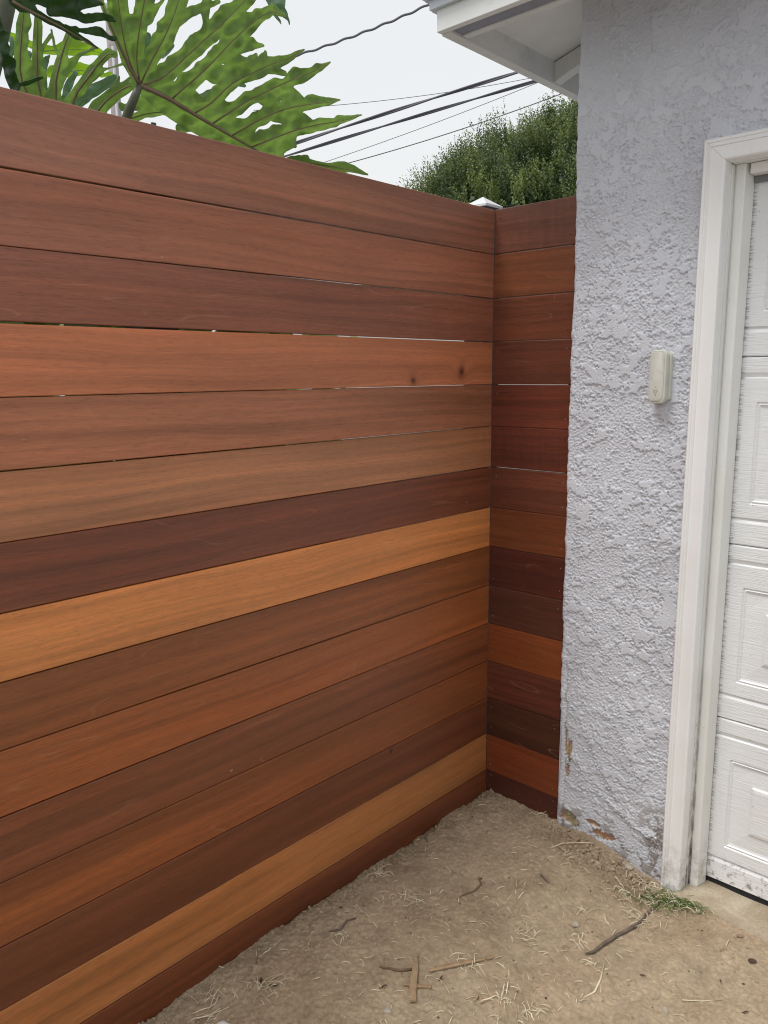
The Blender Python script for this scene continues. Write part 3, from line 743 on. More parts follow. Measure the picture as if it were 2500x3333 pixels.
def make_leaf(lobes, p0, n, mat, step=4, seed=0, rag=5, veins=True, crease=.10, wave=.006, vmat=None, vr=.0024):
    """lobes: lists of (px, py, halfwidth) in reference pixels; the blade lies on its own tilted plane p0/n"""
    n = np.asarray(n, float); n /= np.linalg.norm(n)
    lobes = [([(x, y, h_*(1.0 if i == 0 else .95)) for i, (x, y, h_) in enumerate(lb[0])],)+tuple(lb[1:]) for lb in lobes]
    if len(lobes) > 20:
        lobes = [([(x, y, h_*(.87 if (len(lb[0]) >= 7 and i > 0) else 1)) for i, (x, y, h_) in enumerate(lb[0])],)+tuple(lb[1:]) for lb in lobes]
    allp = np.array([q for lb in lobes for q in lb[0]])
    x0, y0 = allp[:, 0].min()-70, allp[:, 1].min()-70; x1, y1 = allp[:, 0].max()+70, allp[:, 1].max()+70
    nx = int((x1-x0)/step)+1; ny = int((y1-y0)/step)+1
    X, Y = np.meshgrid(x0+np.arange(nx)*step, y0+np.arange(ny)*step)
    nzv = fft_noise(ny, nx, step, 26, 150, 1.5, seed); nz2 = fft_noise(ny, nx, step, 8, 40, 1.2, seed+1)
    Fd = np.full(X.shape, -1e9); vd = np.full(X.shape, 1e9)
    for lb in lobes:
        pts = lb[0]; isv = lb[1] if len(lb) > 1 else True
        for a_, b_ in zip(pts[:-1], pts[1:]):
            d, t = seg_d(X, Y, a_, b_); Fd = np.maximum(Fd, (a_[2]+t*(b_[2]-a_[2]))-d)
            if isv: vd = np.minimum(vd, d)
    Fd = Fd + rag*.62*nzv*sstep(vd, 6, 20) + rag*.06*nz2 - rag*.25
    # contour the field
    off = .5*step; V = []; F = []; cache = {}
    ins = Fd > 0
    Vp = []
    def vid(j, i):
        k = (j, i)
        if k not in cache: cache[k] = len(Vp); Vp.append((X[j, i], Y[j, i]))
        return cache[k]
    def eid(j, i, j2, i2):
        k = (j, i, j2, i2) if (j, i) < (j2, i2) else (j2, i2, j, i)
        if k not in cache:
            f1, f2 = Fd[k[0], k[1]], Fd[k[2], k[3]]; t = f1/(f1-f2)
            cache[k] = len(Vp); Vp.append((X[k[0], k[1]]*(1-t)+X[k[2], k[3]]*t, Y[k[0], k[1]]*(1-t)+Y[k[2], k[3]]*t))
        return cache[k]
    anyin = ins[:-1, :-1] | ins[1:, :-1] | ins[:-1, 1:] | ins[1:, 1:]
    for j, i in zip(*np.nonzero(anyin)):
        c4 = ((j, i), (j, i+1), (j+1, i+1), (j+1, i)); poly = []
        for q in range(4):
            a_, b_ = c4[q], c4[(q+1) % 4]
            if ins[a_]: poly.append(vid(*a_))
            if ins[a_] != ins[b_]: poly.append(eid(*a_, *b_))
        if len(poly) >= 3: F.append(poly)
    # to 3d
    VV = []
    vi = lambda x, y, A_: A_[min(max(int((y-y0)/step), 0), ny-1), min(max(int((x-x0)/step), 0), nx-1)]
    cmx, cmy = allp[:, 0].mean(), allp[:, 1].mean()
    from_b = lambda x, y, A_: (lambda fx, fy: (lambda i, j, u, v_: A_[j, i]*(1-u)*(1-v_)+A_[j, i+1]*u*(1-v_)+A_[j+1, i]*(1-u)*v_+A_[j+1, i+1]*u*v_)(
        min(int(fx), nx-2), min(int(fy), ny-2), fx-int(fx), fy-int(fy)))((x-x0)/step, (y-y0)/step)
    for (x, y) in Vp:
        P = hit_plane(x, y, p0, n)
        hgt = crease*min(from_b(x, y, vd), 45)/1000*1.2 + wave*from_b(x, y, nzv)*min(1, from_b(x, y, vd)/20)
        VV.append(P+n*hgt)
    me = mesh('leaf', [v-np.array(PL0) for v in VV], F, True)
    o = obj('leaf', me, mat, plant)
    sm = o.modifiers.new('s', 'SOLIDIFY'); sm.thickness = .0012; sm.offset = 0
    if veins:
        for lb in lobes:
            if len(lb) > 1 and not lb[1]: continue
            pts = lb[0]; r0 = (lb[2] if len(lb) > 2 else vr)
            PP = [Vector(hit_plane(x, y, p0, n)-n*.0025)-PL0 for x, y, _ in pts]
            # resample smoothly
            RS = []
            for i in range(len(PP)-1):
                for t in (0, .5): RS.append(PP[i].lerp(PP[i+1], t))
            RS.append(PP[-1]); sm_ = [RS[0]]+[(RS[i-1]+RS[i]*2+RS[i+1])/4 for i in range(1, len(RS)-1)]+[RS[-1]]
            b = MB(); b.tube(sm_, [r0*(1-.75*i/(len(sm_)-1)) for i in range(len(sm_))], 6)
            b.build('vein', vmat or VEIN, o, smooth=True)
    return o
def VN(up=.5, side=0.0, px=456, py=275):
    v = ray(px, py); s = np.array([_r[0], _r[1], 0]); return v*1.0+np.array([0, 0, 1.0])*up+s*side
J = hit_axis(456, 275, 0, -.42)
# --- main leaf
mainL = [
 ([(456, 275, 30), (554, 320, 62), (629, 369, 66), (753, 441, 58), (817, 478, 48), (900, 525, 30)], True, .0075),
 ([(456, 275, 14), (424, 226, 12), (395, 160, 8), (362, 90, 8), (324, -10, 10)], True, .006),
 ([(456, 275, 16), (420, 200, 26), (398, 110, 34), (385, 0, 36), (380, -60, 30)], True),
 ([(456, 275, 18), (441, 190, 28), (455, 80, 30), (475, -20, 40), (478, -80, 30)], True),
 ([(480, 60, 26), (512, 20, 14), (530, 0, 10)], False),
 ([(456, 275, 20), (495, 190, 30), (532, 128, 40), (562, 60, 38), (585, -10, 36), (600, -70, 20)], True),
 ([(570, 75, 26), (625, 45, 17), (680, 24, 12), (715, 15, 7)], False),
 ([(456, 275, 22), (520, 262, 38), (600, 190, 38), (656, 136, 40), (720, 80, 42), (777, 24, 40), (830, -40, 30)], True),
 ([(655, 130, 20), (668, 60, 16), (682, -10, 14)], False),
 ([(560, 320, 40), (610, 275, 44), (665, 229, 42), (715, 175, 38), (777, 111, 44), (830, 66, 36), (880, 30, 24), (925, 50, 8)], True),
 ([(740, 190, 26), (800, 205, 26), (830, 185, 12)], False), ([(780, 160, 20), (820, 150, 22), (862, 158, 3)], False),
 ([(629, 369, 44), (690, 335, 40), (735, 285, 30), (775, 258, 30), (830, 232, 34), (870, 212, 32), (930, 193, 20), (992, 160, 4)], True),
 ([(840, 215, 20), (862, 190, 13), (868, 178, 5)], False), ([(880, 225, 18), (920, 232, 16), (930, 238, 6)], False),
 ([(700, 250, 28), (770, 226, 24), (830, 210, 12)], False),
 ([(693, 400, 46), (760, 355, 36), (820, 318, 34), (880, 290, 34), (940, 262, 36), (1000, 240, 26), (1040, 222, 16), (1075, 202, 4)], True),
 ([(860, 330, 18), (930, 300, 26), (968, 312, 14), (985, 316, 5)], False),
 ([(753, 441, 44), (830, 395, 36), (900, 362, 34), (960, 345, 34), (1020, 336, 28), (1060, 333, 18), (1110, 324, 3)], True),
 ([(900, 385, 20), (960, 385, 24), (1010, 385, 9)], False),
 ([(817, 478, 38), (890, 448, 34), (960, 422, 40), (1030, 404, 34), (1090, 396, 28), (1130, 388, 15), (1177, 374, 3)], True),
 ([(890, 500, 30), (940, 462, 30), (962, 478, 8)], False),
 ([(630, 385, 20), (670, 430, 18), (700, 470, 14)], False), ([(700, 420, 20), (740, 470, 20), (760, 500, 20)], False),
]
make_leaf(mainL, J, VN(.55, -.15), LEAF, seed=3, rag=3.6, crease=.18, wave=.008)
b = MB(); n_ = VN(.55, -.15); n_ = n_/np.linalg.norm(n_)
def PV(x, y, X_): return Vector(hit_axis(x, y, 0, X_))-PL0
b.tube([Vector(J)-PL0, PV(440, 312, -.43), PV(420, 360, -.45), PV(395, 430, -.5), Vector((-.55, -1.0, 1.2))-PL0, Vector((-.6, -.95, .3))-PL0, Vector((-.5, -.9, -.02))-PL0],
       [.0085, .011, .013, .014, .016, .02, .03], 10)
b.build('petiole', STEM, plant, smooth=True)
# --- fan of upright lobes at the left
fanL = [
 ([(240, 470, 60), (120, 360, 70), (66, 265, 28), (66, 180, 24), (74, 80, 26), (80, 25, 16)], True, .004),
 ([(240, 470, 40), (121, 320, 30), (122, 180, 22), (123, 100, 17), (124, 50, 14)], True, .004),
 ([(122, 205, 14), (142, 150, 12), (163, 118, 10)], False),
 ([(240, 470, 40), (172, 318, 26), (193, 211, 20), (211, 150, 15), (229, 100, 14)], True, .004),
 ([(196, 185, 10), (178, 145, 10), (164, 100, 4)], False),
 ([(180, 290, 22), (215, 225, 16), (256, 181, 13), (300, 160, 8), (315, 154, 3)], False),
 ([(250, 470, 40), (226, 331, 22), (280, 262, 22), (322, 205, 20), (352, 172, 18), (372, 178, 12)], True, .004),
 ([(275, 272, 16), (331, 226, 11), (396, 211, 4)], False),
 ([(280, 440, 40), (320, 350, 30), (377, 301, 27), (420, 278, 22), (440, 275, 8)], True, .004),
 ([(370, 300, 20), (382, 265, 8), (385, 250, 3)], False),
]
J2 = hit_axis(240, 330, 0, -.62)
make_leaf(fanL, J2, VN(.25, .3), LEAF, seed=11, rag=3.2, crease=.16, wave=.005)
# --- bright back-lit leaf behind
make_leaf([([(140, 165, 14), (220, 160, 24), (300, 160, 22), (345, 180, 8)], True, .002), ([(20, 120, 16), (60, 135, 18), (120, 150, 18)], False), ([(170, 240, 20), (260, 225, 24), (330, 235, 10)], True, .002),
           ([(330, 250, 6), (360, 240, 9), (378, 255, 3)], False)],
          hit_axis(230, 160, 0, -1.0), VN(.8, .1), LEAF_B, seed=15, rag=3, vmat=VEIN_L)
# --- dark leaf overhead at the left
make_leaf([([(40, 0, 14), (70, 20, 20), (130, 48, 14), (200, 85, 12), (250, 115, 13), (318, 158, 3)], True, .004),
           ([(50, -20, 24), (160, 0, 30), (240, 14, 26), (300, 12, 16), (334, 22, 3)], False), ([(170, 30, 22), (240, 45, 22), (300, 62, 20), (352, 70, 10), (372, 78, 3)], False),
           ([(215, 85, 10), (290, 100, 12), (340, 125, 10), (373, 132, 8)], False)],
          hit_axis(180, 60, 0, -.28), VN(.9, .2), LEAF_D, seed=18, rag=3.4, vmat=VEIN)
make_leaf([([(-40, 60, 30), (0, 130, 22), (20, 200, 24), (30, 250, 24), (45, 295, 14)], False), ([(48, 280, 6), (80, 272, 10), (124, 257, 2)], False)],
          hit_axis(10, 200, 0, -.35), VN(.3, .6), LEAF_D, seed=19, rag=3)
# --- pale glossy upper sides seen between
for lb_ in [([(200, 330, 14), (225, 280, 16), (250, 240, 8)], False), ([(250, 345, 16), (300, 300, 22), (360, 262, 18), (372, 250, 10)], True, .0016), ([(148, 300, 12), (142, 250, 10), (150, 200, 14), (160, 180, 6)], False),
           ([(95, 258, 9), (95, 215, 8), (100, 175, 7)], False), ([(30, 190, 10), (44, 160, 12), (40, 130, 8)], False), ([(440, 60, 6), (482, 150, 14), (478, 185, 6)], False)]:
    make_leaf([lb_], hit_axis(240, 280, 0, -.85), VN(.4, -.6), LEAF_P, seed=22, rag=2.4, vmat=VEIN_L)

# --- lower pieces right of the stalk
make_leaf([([(400, 395, 20), (470, 368, 18), (530, 362, 20), (580, 372, 14), (600, 376, 4)], True, .002), ([(400, 350, 14), (470, 345, 14), (524, 360, 4)], False), ([(470, 330, 22), (500, 320, 24), (520, 345, 20)], False),
           ],
          hit_axis(500, 365, 0, -.62), VN(1.0, .1), LEAF, seed=26, rag=3.2)
make_leaf([([(590, 425, 18), (625, 412, 17), (684, 432, 5)], False)], hit_axis(630, 420, 0, -.55), VN(1.0, .1), LEAF, seed=27, rag=2)
for lb_ in [([(560, 350, 20), (640, 330, 24), (720, 300, 16), (760, 290, 6)], False), ([(480, 120, 14), (476, 160, 14), (474, 188, 4)], False), ([(700, 250, 14), (760, 265, 16), (800, 285, 4)], False), ([(560, 150, 10), (545, 170, 12), (530, 190, 4)], False), ]:
    make_leaf([lb_], hit_axis(600, 300, 0, -1.05), VN(.5, -.3), LEAF_P, seed=28, rag=2.4, veins=False)
# --- low lobe running right above the boards, and tips hanging at the top
make_leaf([([(900, 560, 26), (975, 525, 18), (1040, 533, 18), (1110, 545, 18), (1160, 556, 12), (1198, 568, 3)], True, .002), ([(960, 530, 14), (1000, 512, 10)], False)],
          hit_axis(1050, 545, 0, -.16), VN(.9, .1), LEAF, seed=31, rag=2.6)
make_leaf([([(850, -40, 10), (872, 5, 8), (895, 50, 7), (914, 80, 2)], False), ([(880, -40, 24), (905, 10, 18), (925, 48, 12), (937, 65, 4), (942, 84, 2)], False), ([(915, -10, 10), (924, 18, 7)], False), ([(778, -10, 9), (788, 40, 6), (794, 78, 2)], False)],
          hit_axis(900, 30, 0, -.36), VN(.2, .5), LEAF_P, seed=33, rag=1.5, veins=False)
# thick grey-green stalk at the upper left edge, others behind
b = MB(); b.tube([PV(30, -120, -.40), PV(22, 0, -.42), PV(-4, 110, -.44), PV(-60, 330, -.5), Vector((-.6, -1.6, .8))-PL0, Vector((-.5, -1.0, -.02))-PL0], [.020, .021, .023, .026, .03, .035], 12)
b.build('petiole', STEM, plant, smooth=True)
for (x, y, X_) in ((250, 420, -.62), (500, 400, -.62), (1000, 600, -.2), (240, 380, -1.0)):
    b = MB(); p = PV(x, y, X_); b.tube([p, p.lerp(Vector((-.55, -.9, .8))-PL0, .5)+Vector((-.1, 0, .1)), Vector((-.55+R.uniform(-.1, .1), -.9+R.uniform(-.1, .1), -.02))-PL0], [.008, .012, .02], 8)
    b.build('petiole', STEM, plant, smooth=True)

# pale wall of the yard beyond, seen only through the open joints
WALLW = plain('whitewashed_block', (.52, .50, .47), .8, .2, .06, 8, .2)
yard = MB(); yard.box(-5.2, .2, 3.2, 3.34, -.05, 2.05)
tag(yard.build('garden_wall', WALLW), 'whitewashed garden wall glimpsed as bright slits through the fence joints near the corner', 'wall')
# low planting behind the fence, seen through the open joint
def leaf_scatter(name, centers, L, W_, mat, label, cat, spread=1.0, seed=0, kind='stuff'):
    r = np.random.RandomState(seed); n = len(centers)
    a_ = r.uniform(0, 2*np.pi, n); el = r.uniform(-.3, 1.1, n)
    d = np.stack([np.cos(a_)*np.cos(el), np.sin(a_)*np.cos(el), np.sin(el)], -1)
    s = np.cross(d, r.randn(n, 3)); s /= np.linalg.norm(s, axis=1)[:, None]
    l = L*r.uniform(.6, 1.3, n)[:, None]; w_ = W_*r.uniform(.7, 1.2, n)[:, None]
    V = np.stack([centers, centers+d*l*.45+s*w_, centers+d*l, centers+d*l*.45-s*w_], 1).reshape(-1, 3)
    Qd = np.arange(n*4).reshape(n, 4); me = mesh_np(name, V, Qd); o = obj(name, me, mat)
    return tag(o, label, cat, kind=kind)
cc = np.stack([NP.uniform(-.75, -.28, 5200), NP.uniform(-2.6, -.42, 5200), NP.uniform(.2, 2.12, 5200)], -1)
cc = cc[cc[:, 2] < 2.0-.25*np.abs(cc[:, 0]+.5)-.35*sstep(cc[:, 1], -.9, -.4)]
leaf_scatter('ground_cover', cc, .17, .045, LEAF, 'leafy greenery packed behind the long fence, glimpsed through its open joints', 'plants', seed=4)

# ------------------------------------------------------------------ round clipped tree behind
tree = empty('dense_tree', (-4.6, 5.2, 0))
tag(tree, 'dense dark green rounded tree with upright leafy shoots beyond the fence corner', 'tree')
DT = 8.2
dctr = ray(1980, 640); Cx = CAM+dctr*(DT+1.8)
TC = np.array([Cx[0], Cx[1], 0]); RX = 2.85; ZC = 1.75; RZ = 2.50
tree.location = (TC[0], TC[1], 0)
def unit(v): return v/np.linalg.norm(v, axis=-1, keepdims=True)
r = np.random.RandomState(17)
NC = 2300
dirs = unit(r.randn(NC*3, 3)); dirs = dirs[dirs[:, 2] > -.45][:NC]; NC = len(dirs)
toc = unit((CAM-TC-np.array([0, 0, ZC]))[None, :])[0]
rad = .985+np.clip(r.normal(0, .036, NC), -.09, .035)
cen = dirs*np.array([RX, RX, RZ])*rad[:, None]+np.array([0, 0, ZC])
facing = (dirs@toc) > -.1
LV = []; LC = []
for i in range(NC):
    d = dirs[i]; ns = 17 if facing[i] else 5
    up = unit(np.array([d[0]*.35, d[1]*.35, 1.0])+d*.15)
    hgt = r.uniform(.20, .38); wid = r.uniform(.07, .12)
    tint = r.uniform(.05, .9)
    for s in range(ns):
        off = unit(r.randn(3))*wid*r.uniform(.3, 1.0); off += d*.03
        base = cen[i]+off-up*.05; ax = unit(up+r.randn(3)*.16+off*.9)
        ln = hgt*r.uniform(.5, 1.0); nl = 20 if facing[i] else 8
        t = (np.arange(nl)+r.rand(nl))/nl
        P = base+ax*(t*ln)[:, None]+r.randn(nl, 3)*.008
        az = t*nl*2.4+r.rand()*6
        e1 = unit(np.cross(ax, [.3, .9, .1])); e2 = np.cross(ax, e1)
        ld = unit(ax*.75+(e1*np.cos(az)[:, None]+e2*np.sin(az)[:, None])*.8+r.randn(nl, 3)*.15)
        sd = unit(np.cross(ld, ax+r.randn(nl, 3)*.5))
        l = (.030-.010*t)[:, None]*r.uniform(.8, 1.25, (nl, 1)); w_ = l*.27
        LV.append(np.stack([P, P+ld*l*.5+sd*w_, P+ld*l, P+ld*l*.5-sd*w_], 1).reshape(-1, 3))
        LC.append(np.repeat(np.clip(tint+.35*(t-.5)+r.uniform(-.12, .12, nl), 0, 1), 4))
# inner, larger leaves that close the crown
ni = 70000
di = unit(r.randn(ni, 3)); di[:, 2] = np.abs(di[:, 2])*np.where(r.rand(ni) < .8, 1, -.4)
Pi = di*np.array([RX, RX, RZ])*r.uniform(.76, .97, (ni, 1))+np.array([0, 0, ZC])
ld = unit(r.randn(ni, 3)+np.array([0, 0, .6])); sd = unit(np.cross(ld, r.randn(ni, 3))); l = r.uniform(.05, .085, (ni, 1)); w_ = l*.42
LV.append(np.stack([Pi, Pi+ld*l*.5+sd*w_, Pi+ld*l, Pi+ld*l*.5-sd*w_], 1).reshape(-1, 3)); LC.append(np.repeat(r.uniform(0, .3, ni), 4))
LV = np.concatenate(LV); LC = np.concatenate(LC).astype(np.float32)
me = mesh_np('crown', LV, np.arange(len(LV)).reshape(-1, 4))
at = me.attributes.new('tint', 'FLOAT', 'POINT'); at.data.foreach_set('value', LC[:len(me.vertices)])
m = Mat('tree_leaf', .45, .4)
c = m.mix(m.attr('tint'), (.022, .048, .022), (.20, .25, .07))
m.color(c); tr = m.n('BsdfTranslucent'); m.l(m.mul(c, 1.5), tr.inputs['Color']); ms = m.n('MixShader'); ms.inputs[0].default_value = .25
m.l(m.b.outputs[0], ms.inputs[1]); m.l(tr.outputs[0], ms.inputs[2]); m.l(ms.outputs[0], m.o.inputs[0]); TREEL = m.m
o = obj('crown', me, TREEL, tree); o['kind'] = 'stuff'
BARK = plain('tree_bark', (.10, .075, .055), .9, .2, .3, 30, .5)
b = MB(); b.tube([(0, 0, -.2), (.03, .02, .8), (0, .05, 1.8), (.05, 0, 3.2)], [.20, .15, .12, .06], 12)
b.build('trunk', BARK, tree, smooth=True)
for i in range(14):
    a_ = i*2.4; b = MB(); z0 = .9+.12*i
    b.tube([(0, 0, z0), (math.cos(a_)*.8, math.sin(a_)*.8, z0+.5), (math.cos(a_)*2.1, math.sin(a_)*2.1, z0+1.0)], [.07, .045, .015], 7)
    b.build('limb', BARK, tree, smooth=True)

# ------------------------------------------------------------------ overhead cables and pole
CAB = plain('cable_sheath', (.13, .125, .145), .6, .4, .1, 3)
def cable(px_pts, dist, rad, label, twist=0, strands=1, wav=0.0, dist2=None):
    """cable hung in the open air dist metres away, seen between the given directions"""
    n = len(px_pts); P = []
    xs_ = [p[0] for p in px_pts]; ys_ = [p[1] for p in px_pts]
    m_ = 40
    x0 = xs_[0]-260; x1 = xs_[-1]+320
    co = np.polyfit(xs_, ys_, min(2, n-1))
    b = MB(); line = []
    for i in range(m_*3+1):
        t = i/(m_*3); x = x0+(x1-x0)*t; y = np.polyval(co, x)
        dd = dist+(dist2-dist if dist2 else 0)*t
        line.append(Vector(CAM+ray(x, y)*dd))
    side = (line[-1]-line[0]).normalized().cross(Vector((0, 0, 1))).normalized(); upv = Vector((0, 0, 1))
    for s in range(strands):
        Q_ = []
        for i, p in enumerate(line):
            a_ = i*twist+s*2*math.pi/strands
            Q_.append(p+(side*math.cos(a_)+upv*math.sin(a_))*(rad*.95 if strands > 1 else wav))
        b.tube(Q_, rad, 6)
    o = b.build('utility_cable', CAB, None, smooth=True)
    tag(o, label, 'cable', 'overhead utility cables against the white sky')
cable([(990, 172), (1130, 128), (1240, 80), (1375, 25)], 7.0, .0085, 'wavy drop cable climbing from the big leaf tips to the eave corner', .8, 1, .0045)
cable([(1085, 343), (1300, 321), (1712, 257)], 13, .0045, 'hair-thin wire crossing the uppermost thick cable pair at a shallow angle')
cable([(1100, 420), (1300, 355), (1672, 239)], 12, .013, 'upper of the two thick bundled cables passing under the eave', .10, 2)
cable([(930, 508), (1300, 395), (1733, 267)], 12, .012, 'lower of the two thick bundled cables, just below its twin', .12, 2)
cable([(1080, 520), (1300, 443), (1740, 273)], 13, .0045, 'thin wire below the two thick bundled cables')
cable([(1135, 530), (1330, 476), (1500, 420), (1820, 308)], 12, .0065, 'lowest thin cable, skimming the top of the dense tree')
pole = empty('utility_pole'); PX = hit_axis(368, 200, 0, -12.0); pole.location = (PX[0], PX[1], 0)
tag(pole, 'weathered grey wooden utility pole glimpsed between the philodendron leaves', 'utility pole')
b = MB(); b.tube([(0, 0, -.3), (0, 0, 3), (0, 0, PX[2]+.9)], [.12, .11, .085], 12); b.build('shaft', plain('grey_pole_wood', (.30, .27, .27), .9, .2, .2, 12, .4), pole, smooth=True)
b = MB(); b.tube([(.13, -.06, -.3), (.12, -.05, 3), (.11, -.05, PX[2]+.2)], .025, 8); b.build('conduit', plain('grey_conduit', (.42, .42, .43), .5), pole, smooth=True)

# ------------------------------------------------------------------ debris on the dirt
def gpt(px, py, z=-.02):
    p = hit_axis(px, py, 2, z)
    for _ in range(4): p = hit_axis(px, py, 2, gz(p[0], p[1]))
    return p
STRAW = Mat('dry_straw', .7, .3); oi = STRAW.n('ObjectInfo')
c = STRAW.mix(STRAW.mapr(STRAW.noise(STRAW.tc.outputs['Object'], 18, 2), .3, .7, 0, 1), (.52, .42, .27), (.88, .80, .62)); STRAW.color(c); STRAW = STRAW.m
ROOT = plain('root_brown', (.20, .13, .08), .85, .2, .3, 60, .4)
CHIPW = plain('splintered_wood', (.36, .25, .15), .8, .2, .25, 50, .5)
STICK = plain('weathered_stick', (.16, .125, .10), .85, .2, .4, 70, .5)
STONE = plain('pale_stone', (.42, .37, .30), .85, .25, .25, 60, .5)
STONE_B = plain('brown_stone', (.30, .22, .15), .85, .25, .25, 60, .5)
DEADLEAF = plain('dead_leaf', (.09, .055, .04), .8, .2, .4, 60, .4)
GRASS = plain('green_grass', (.10, .17, .035), .55, .3, .4, 14)
def straw(b, x, y, L, a_, rad=.0011, lift=.003, curl=.35, n=3, up=0.0):
    P = []; px_, py_ = x, y; aa = a_
    for i in range(n+1):
        t = i/n; z = gz(px_, py_)+rad+lift*math.sin(math.pi*t)+up*L*t*(1-.45*t)
        P.append((px_, py_, z)); px_ += math.cos(aa)*L/n; py_ += math.sin(aa)*L/n; aa += R.gauss(0, curl/n)
    b.tube(P, [rad*(.9 if i < n else .45) for i in range(n+1)], 3)
# loose bits, uncountable
sb_ = MB(); hot = [(1280, 3150, 170, 90, 60), (1700, 3150, 150, 130, 90), (1500, 3280, 200, 60, 70), (1900, 2790, 120, 50, 60), (2080, 2960, 120, 60, 70), (780, 3180, 120, 90, 60),
       (1700, 2900, 170, 120, 60), (1250, 2850, 130, 70, 26), (1600, 2700, 120, 60, 30), (2200, 3150, 220, 130, 30), (1450, 2980, 260, 120, 80), (1000, 3040, 180, 80, 36)]
for (hx_, hy_, sx_, sy_, n) in hot:
    for _ in range(int(n*.8)):
        p = gpt(min(max(R.gauss(hx_, sx_), 300), 2600), min(max(R.gauss(hy_, sy_), 2600), 3420))
        if p[0] < .012 or p[1] > -.03: continue
        straw(sb_, p[0], p[1], R.uniform(.006, .034), R.uniform(0, 6.28), R.uniform(.0006, .0014), R.uniform(.001, .004))
tag(sb_.build('straw_litter', STRAW), 'scattered pale straw bits littering the dirt', 'straw', kind='stuff')
def ico(r_, seed, sx_=1, sy_=1, sz_=.7, sub=1):
    import bmesh
    bm = bmesh.new(); bmesh.ops.create_icosphere(bm, subdivisions=sub, radius=1)
    rr = random.Random(seed)
    cuts = [(Vector((rr.gauss(0, 1), rr.gauss(0, 1), rr.gauss(0, 1))).normalized(), rr.uniform(.55, .9)) for _ in range(7)]
    V = []
    for v in bm.verts:
        p = v.co.copy()
        for nn, dd in cuts:
            q = p.dot(nn)
            if q > dd: p -= nn*(q-dd)
        p = Vector((p.x*sx_, p.y*sy_, p.z*sz_))*r_*rr.uniform(.95, 1.05); V.append(p)
    F = [[l.index for l in f.verts] for f in bm.faces]; bm.free(); return V, F
pb_ = MB(); shapes = [ico(1, s, R.uniform(.8, 1.3), 1, R.uniform(.5, .8)) for s in range(8)]
def scatter_pebbles(n, fn, r0, r1):
    for _ in range(n):
        x, y = fn()
        if x < .004 or y > (-.004 if x < .3 else -.028): continue
        V, F = R.choice(shapes); rr_ = r0*(r1/r0)**(R.random()**2.2); a_ = R.uniform(0, 6.28); ca, sa = math.cos(a_), math.sin(a_); z = gz(x, y)+rr_*.2
        pb_.add([(x+rr_*(v[0]*ca-v[1]*sa), y+rr_*(v[0]*sa+v[1]*ca), z+rr_*v[2]) for v in V], F)
scatter_pebbles(900, lambda: (abs(R.gauss(0, .045)), R.uniform(-1.5, 0)), .0012, .007)
scatter_pebbles(700, lambda: (R.uniform(.3, .8), -.03-abs(R.gauss(0, .06))), .0015, .009)
scatter_pebbles(150, lambda: (R.uniform(0, .3), -abs(R.gauss(0, .03))), .0012, .005)
scatter_pebbles(2600, lambda: (R.uniform(0, 1.25), R.uniform(-1.5, -.05)), .0011, .0050)
tag(pb_.build('gravel', DIRT), 'crumbs of dirt and grit along the fence and wall foot', 'gravel', kind='stuff')
pb_ = MB()
scatter_pebbles(110, lambda: (R.gauss(.50, .10), -.045-abs(R.gauss(0, .035))), .004, .013)
scatter_pebbles(60, lambda: (R.gauss(.66, .05), -.06-abs(R.gauss(0, .035))), .003, .010)
scatter_pebbles(50, lambda: (.01+abs(R.gauss(0, .03)), R.gauss(-.72, .12)), .003, .009)
scatter_pebbles(50, lambda: (.01+abs(R.gauss(0, .04)), R.gauss(-1.15, .12)), .003, .008)
tag(pb_.build('rubble', STONE_B), 'brown clods and rubble heaped at the wall foot and along the fence foot', 'rubble', kind='stuff')
pb_ = MB()
scatter_pebbles(260, lambda: (R.uniform(0.01, 1.25), R.uniform(-1.5, -.05)), .0010, .0036)
tag(pb_.build('dark_grit', DEADLEAF), 'dark specks of bark and grit across the dirt', 'grit', kind='stuff')
lp = MB(); sv = pb_; pb_ = lp
scatter_pebbles(260, lambda: (R.uniform(0.02, 1.25), R.uniform(-1.5, -.05)), .0009, .0028)
tag(pb_.build('grit', plain('pale_grit', (.55, .47, .36), .8, .2, .2, 60)), 'tiny pale grit flecks across the dirt', 'grit', kind='stuff')

# countable stones, each set where it lies
stones = [(2045, 2825, .017, STONE, 'white lumpy stone against the wall foot, left of the casing'), (2270, 2968, .012, STONE, 'small grey cube-like stone right of the green grass tuft'),
          (1872, 3012, .013, STONE, 'flat beige stone in open dirt below the wall chips'), (1455, 2995, .013, STONE_B, 'brown stone half buried in the middle of the bare dirt'),
          (1190, 2945, .012, STONE_B, 'rounded tan stone beside the straw tuft near the fence foot'), (2025, 2930, .014, STONE_B, 'olive brown stone among straw, left of the casing foot'),
          (1935, 2780, .015, STONE_B, 'upright tan stone under the chipped plaster'), (1840, 3090, .014, STONE_B, 'long brown stone left of the dark stick'),
          (1350, 2745, .011, STONE_B, 'low square stone touching the long fence'), (2450, 3132, .011, DEADLEAF, 'dark slate flake at the right edge of the dirt'),
          (2410, 3048, .009, STONE_B, 'small brown stone below the concrete sill'), (1282, 2808, .009, STONE_B, 'small oval stone beside the upper straw tuft at the fence'),
          (1260, 3292, .013, STONE, 'pale flat flake near the bottom centre'), (2165, 3290, .010, STONE, 'chalky white speck at the bottom right'),
          (1920, 2808, .016, STONE_B, 'flat brown slab stone in the rubble below the chips'), (2350, 3095, .007, STONE_B, 'tiny pebble in the bare dirt right of the grass')]
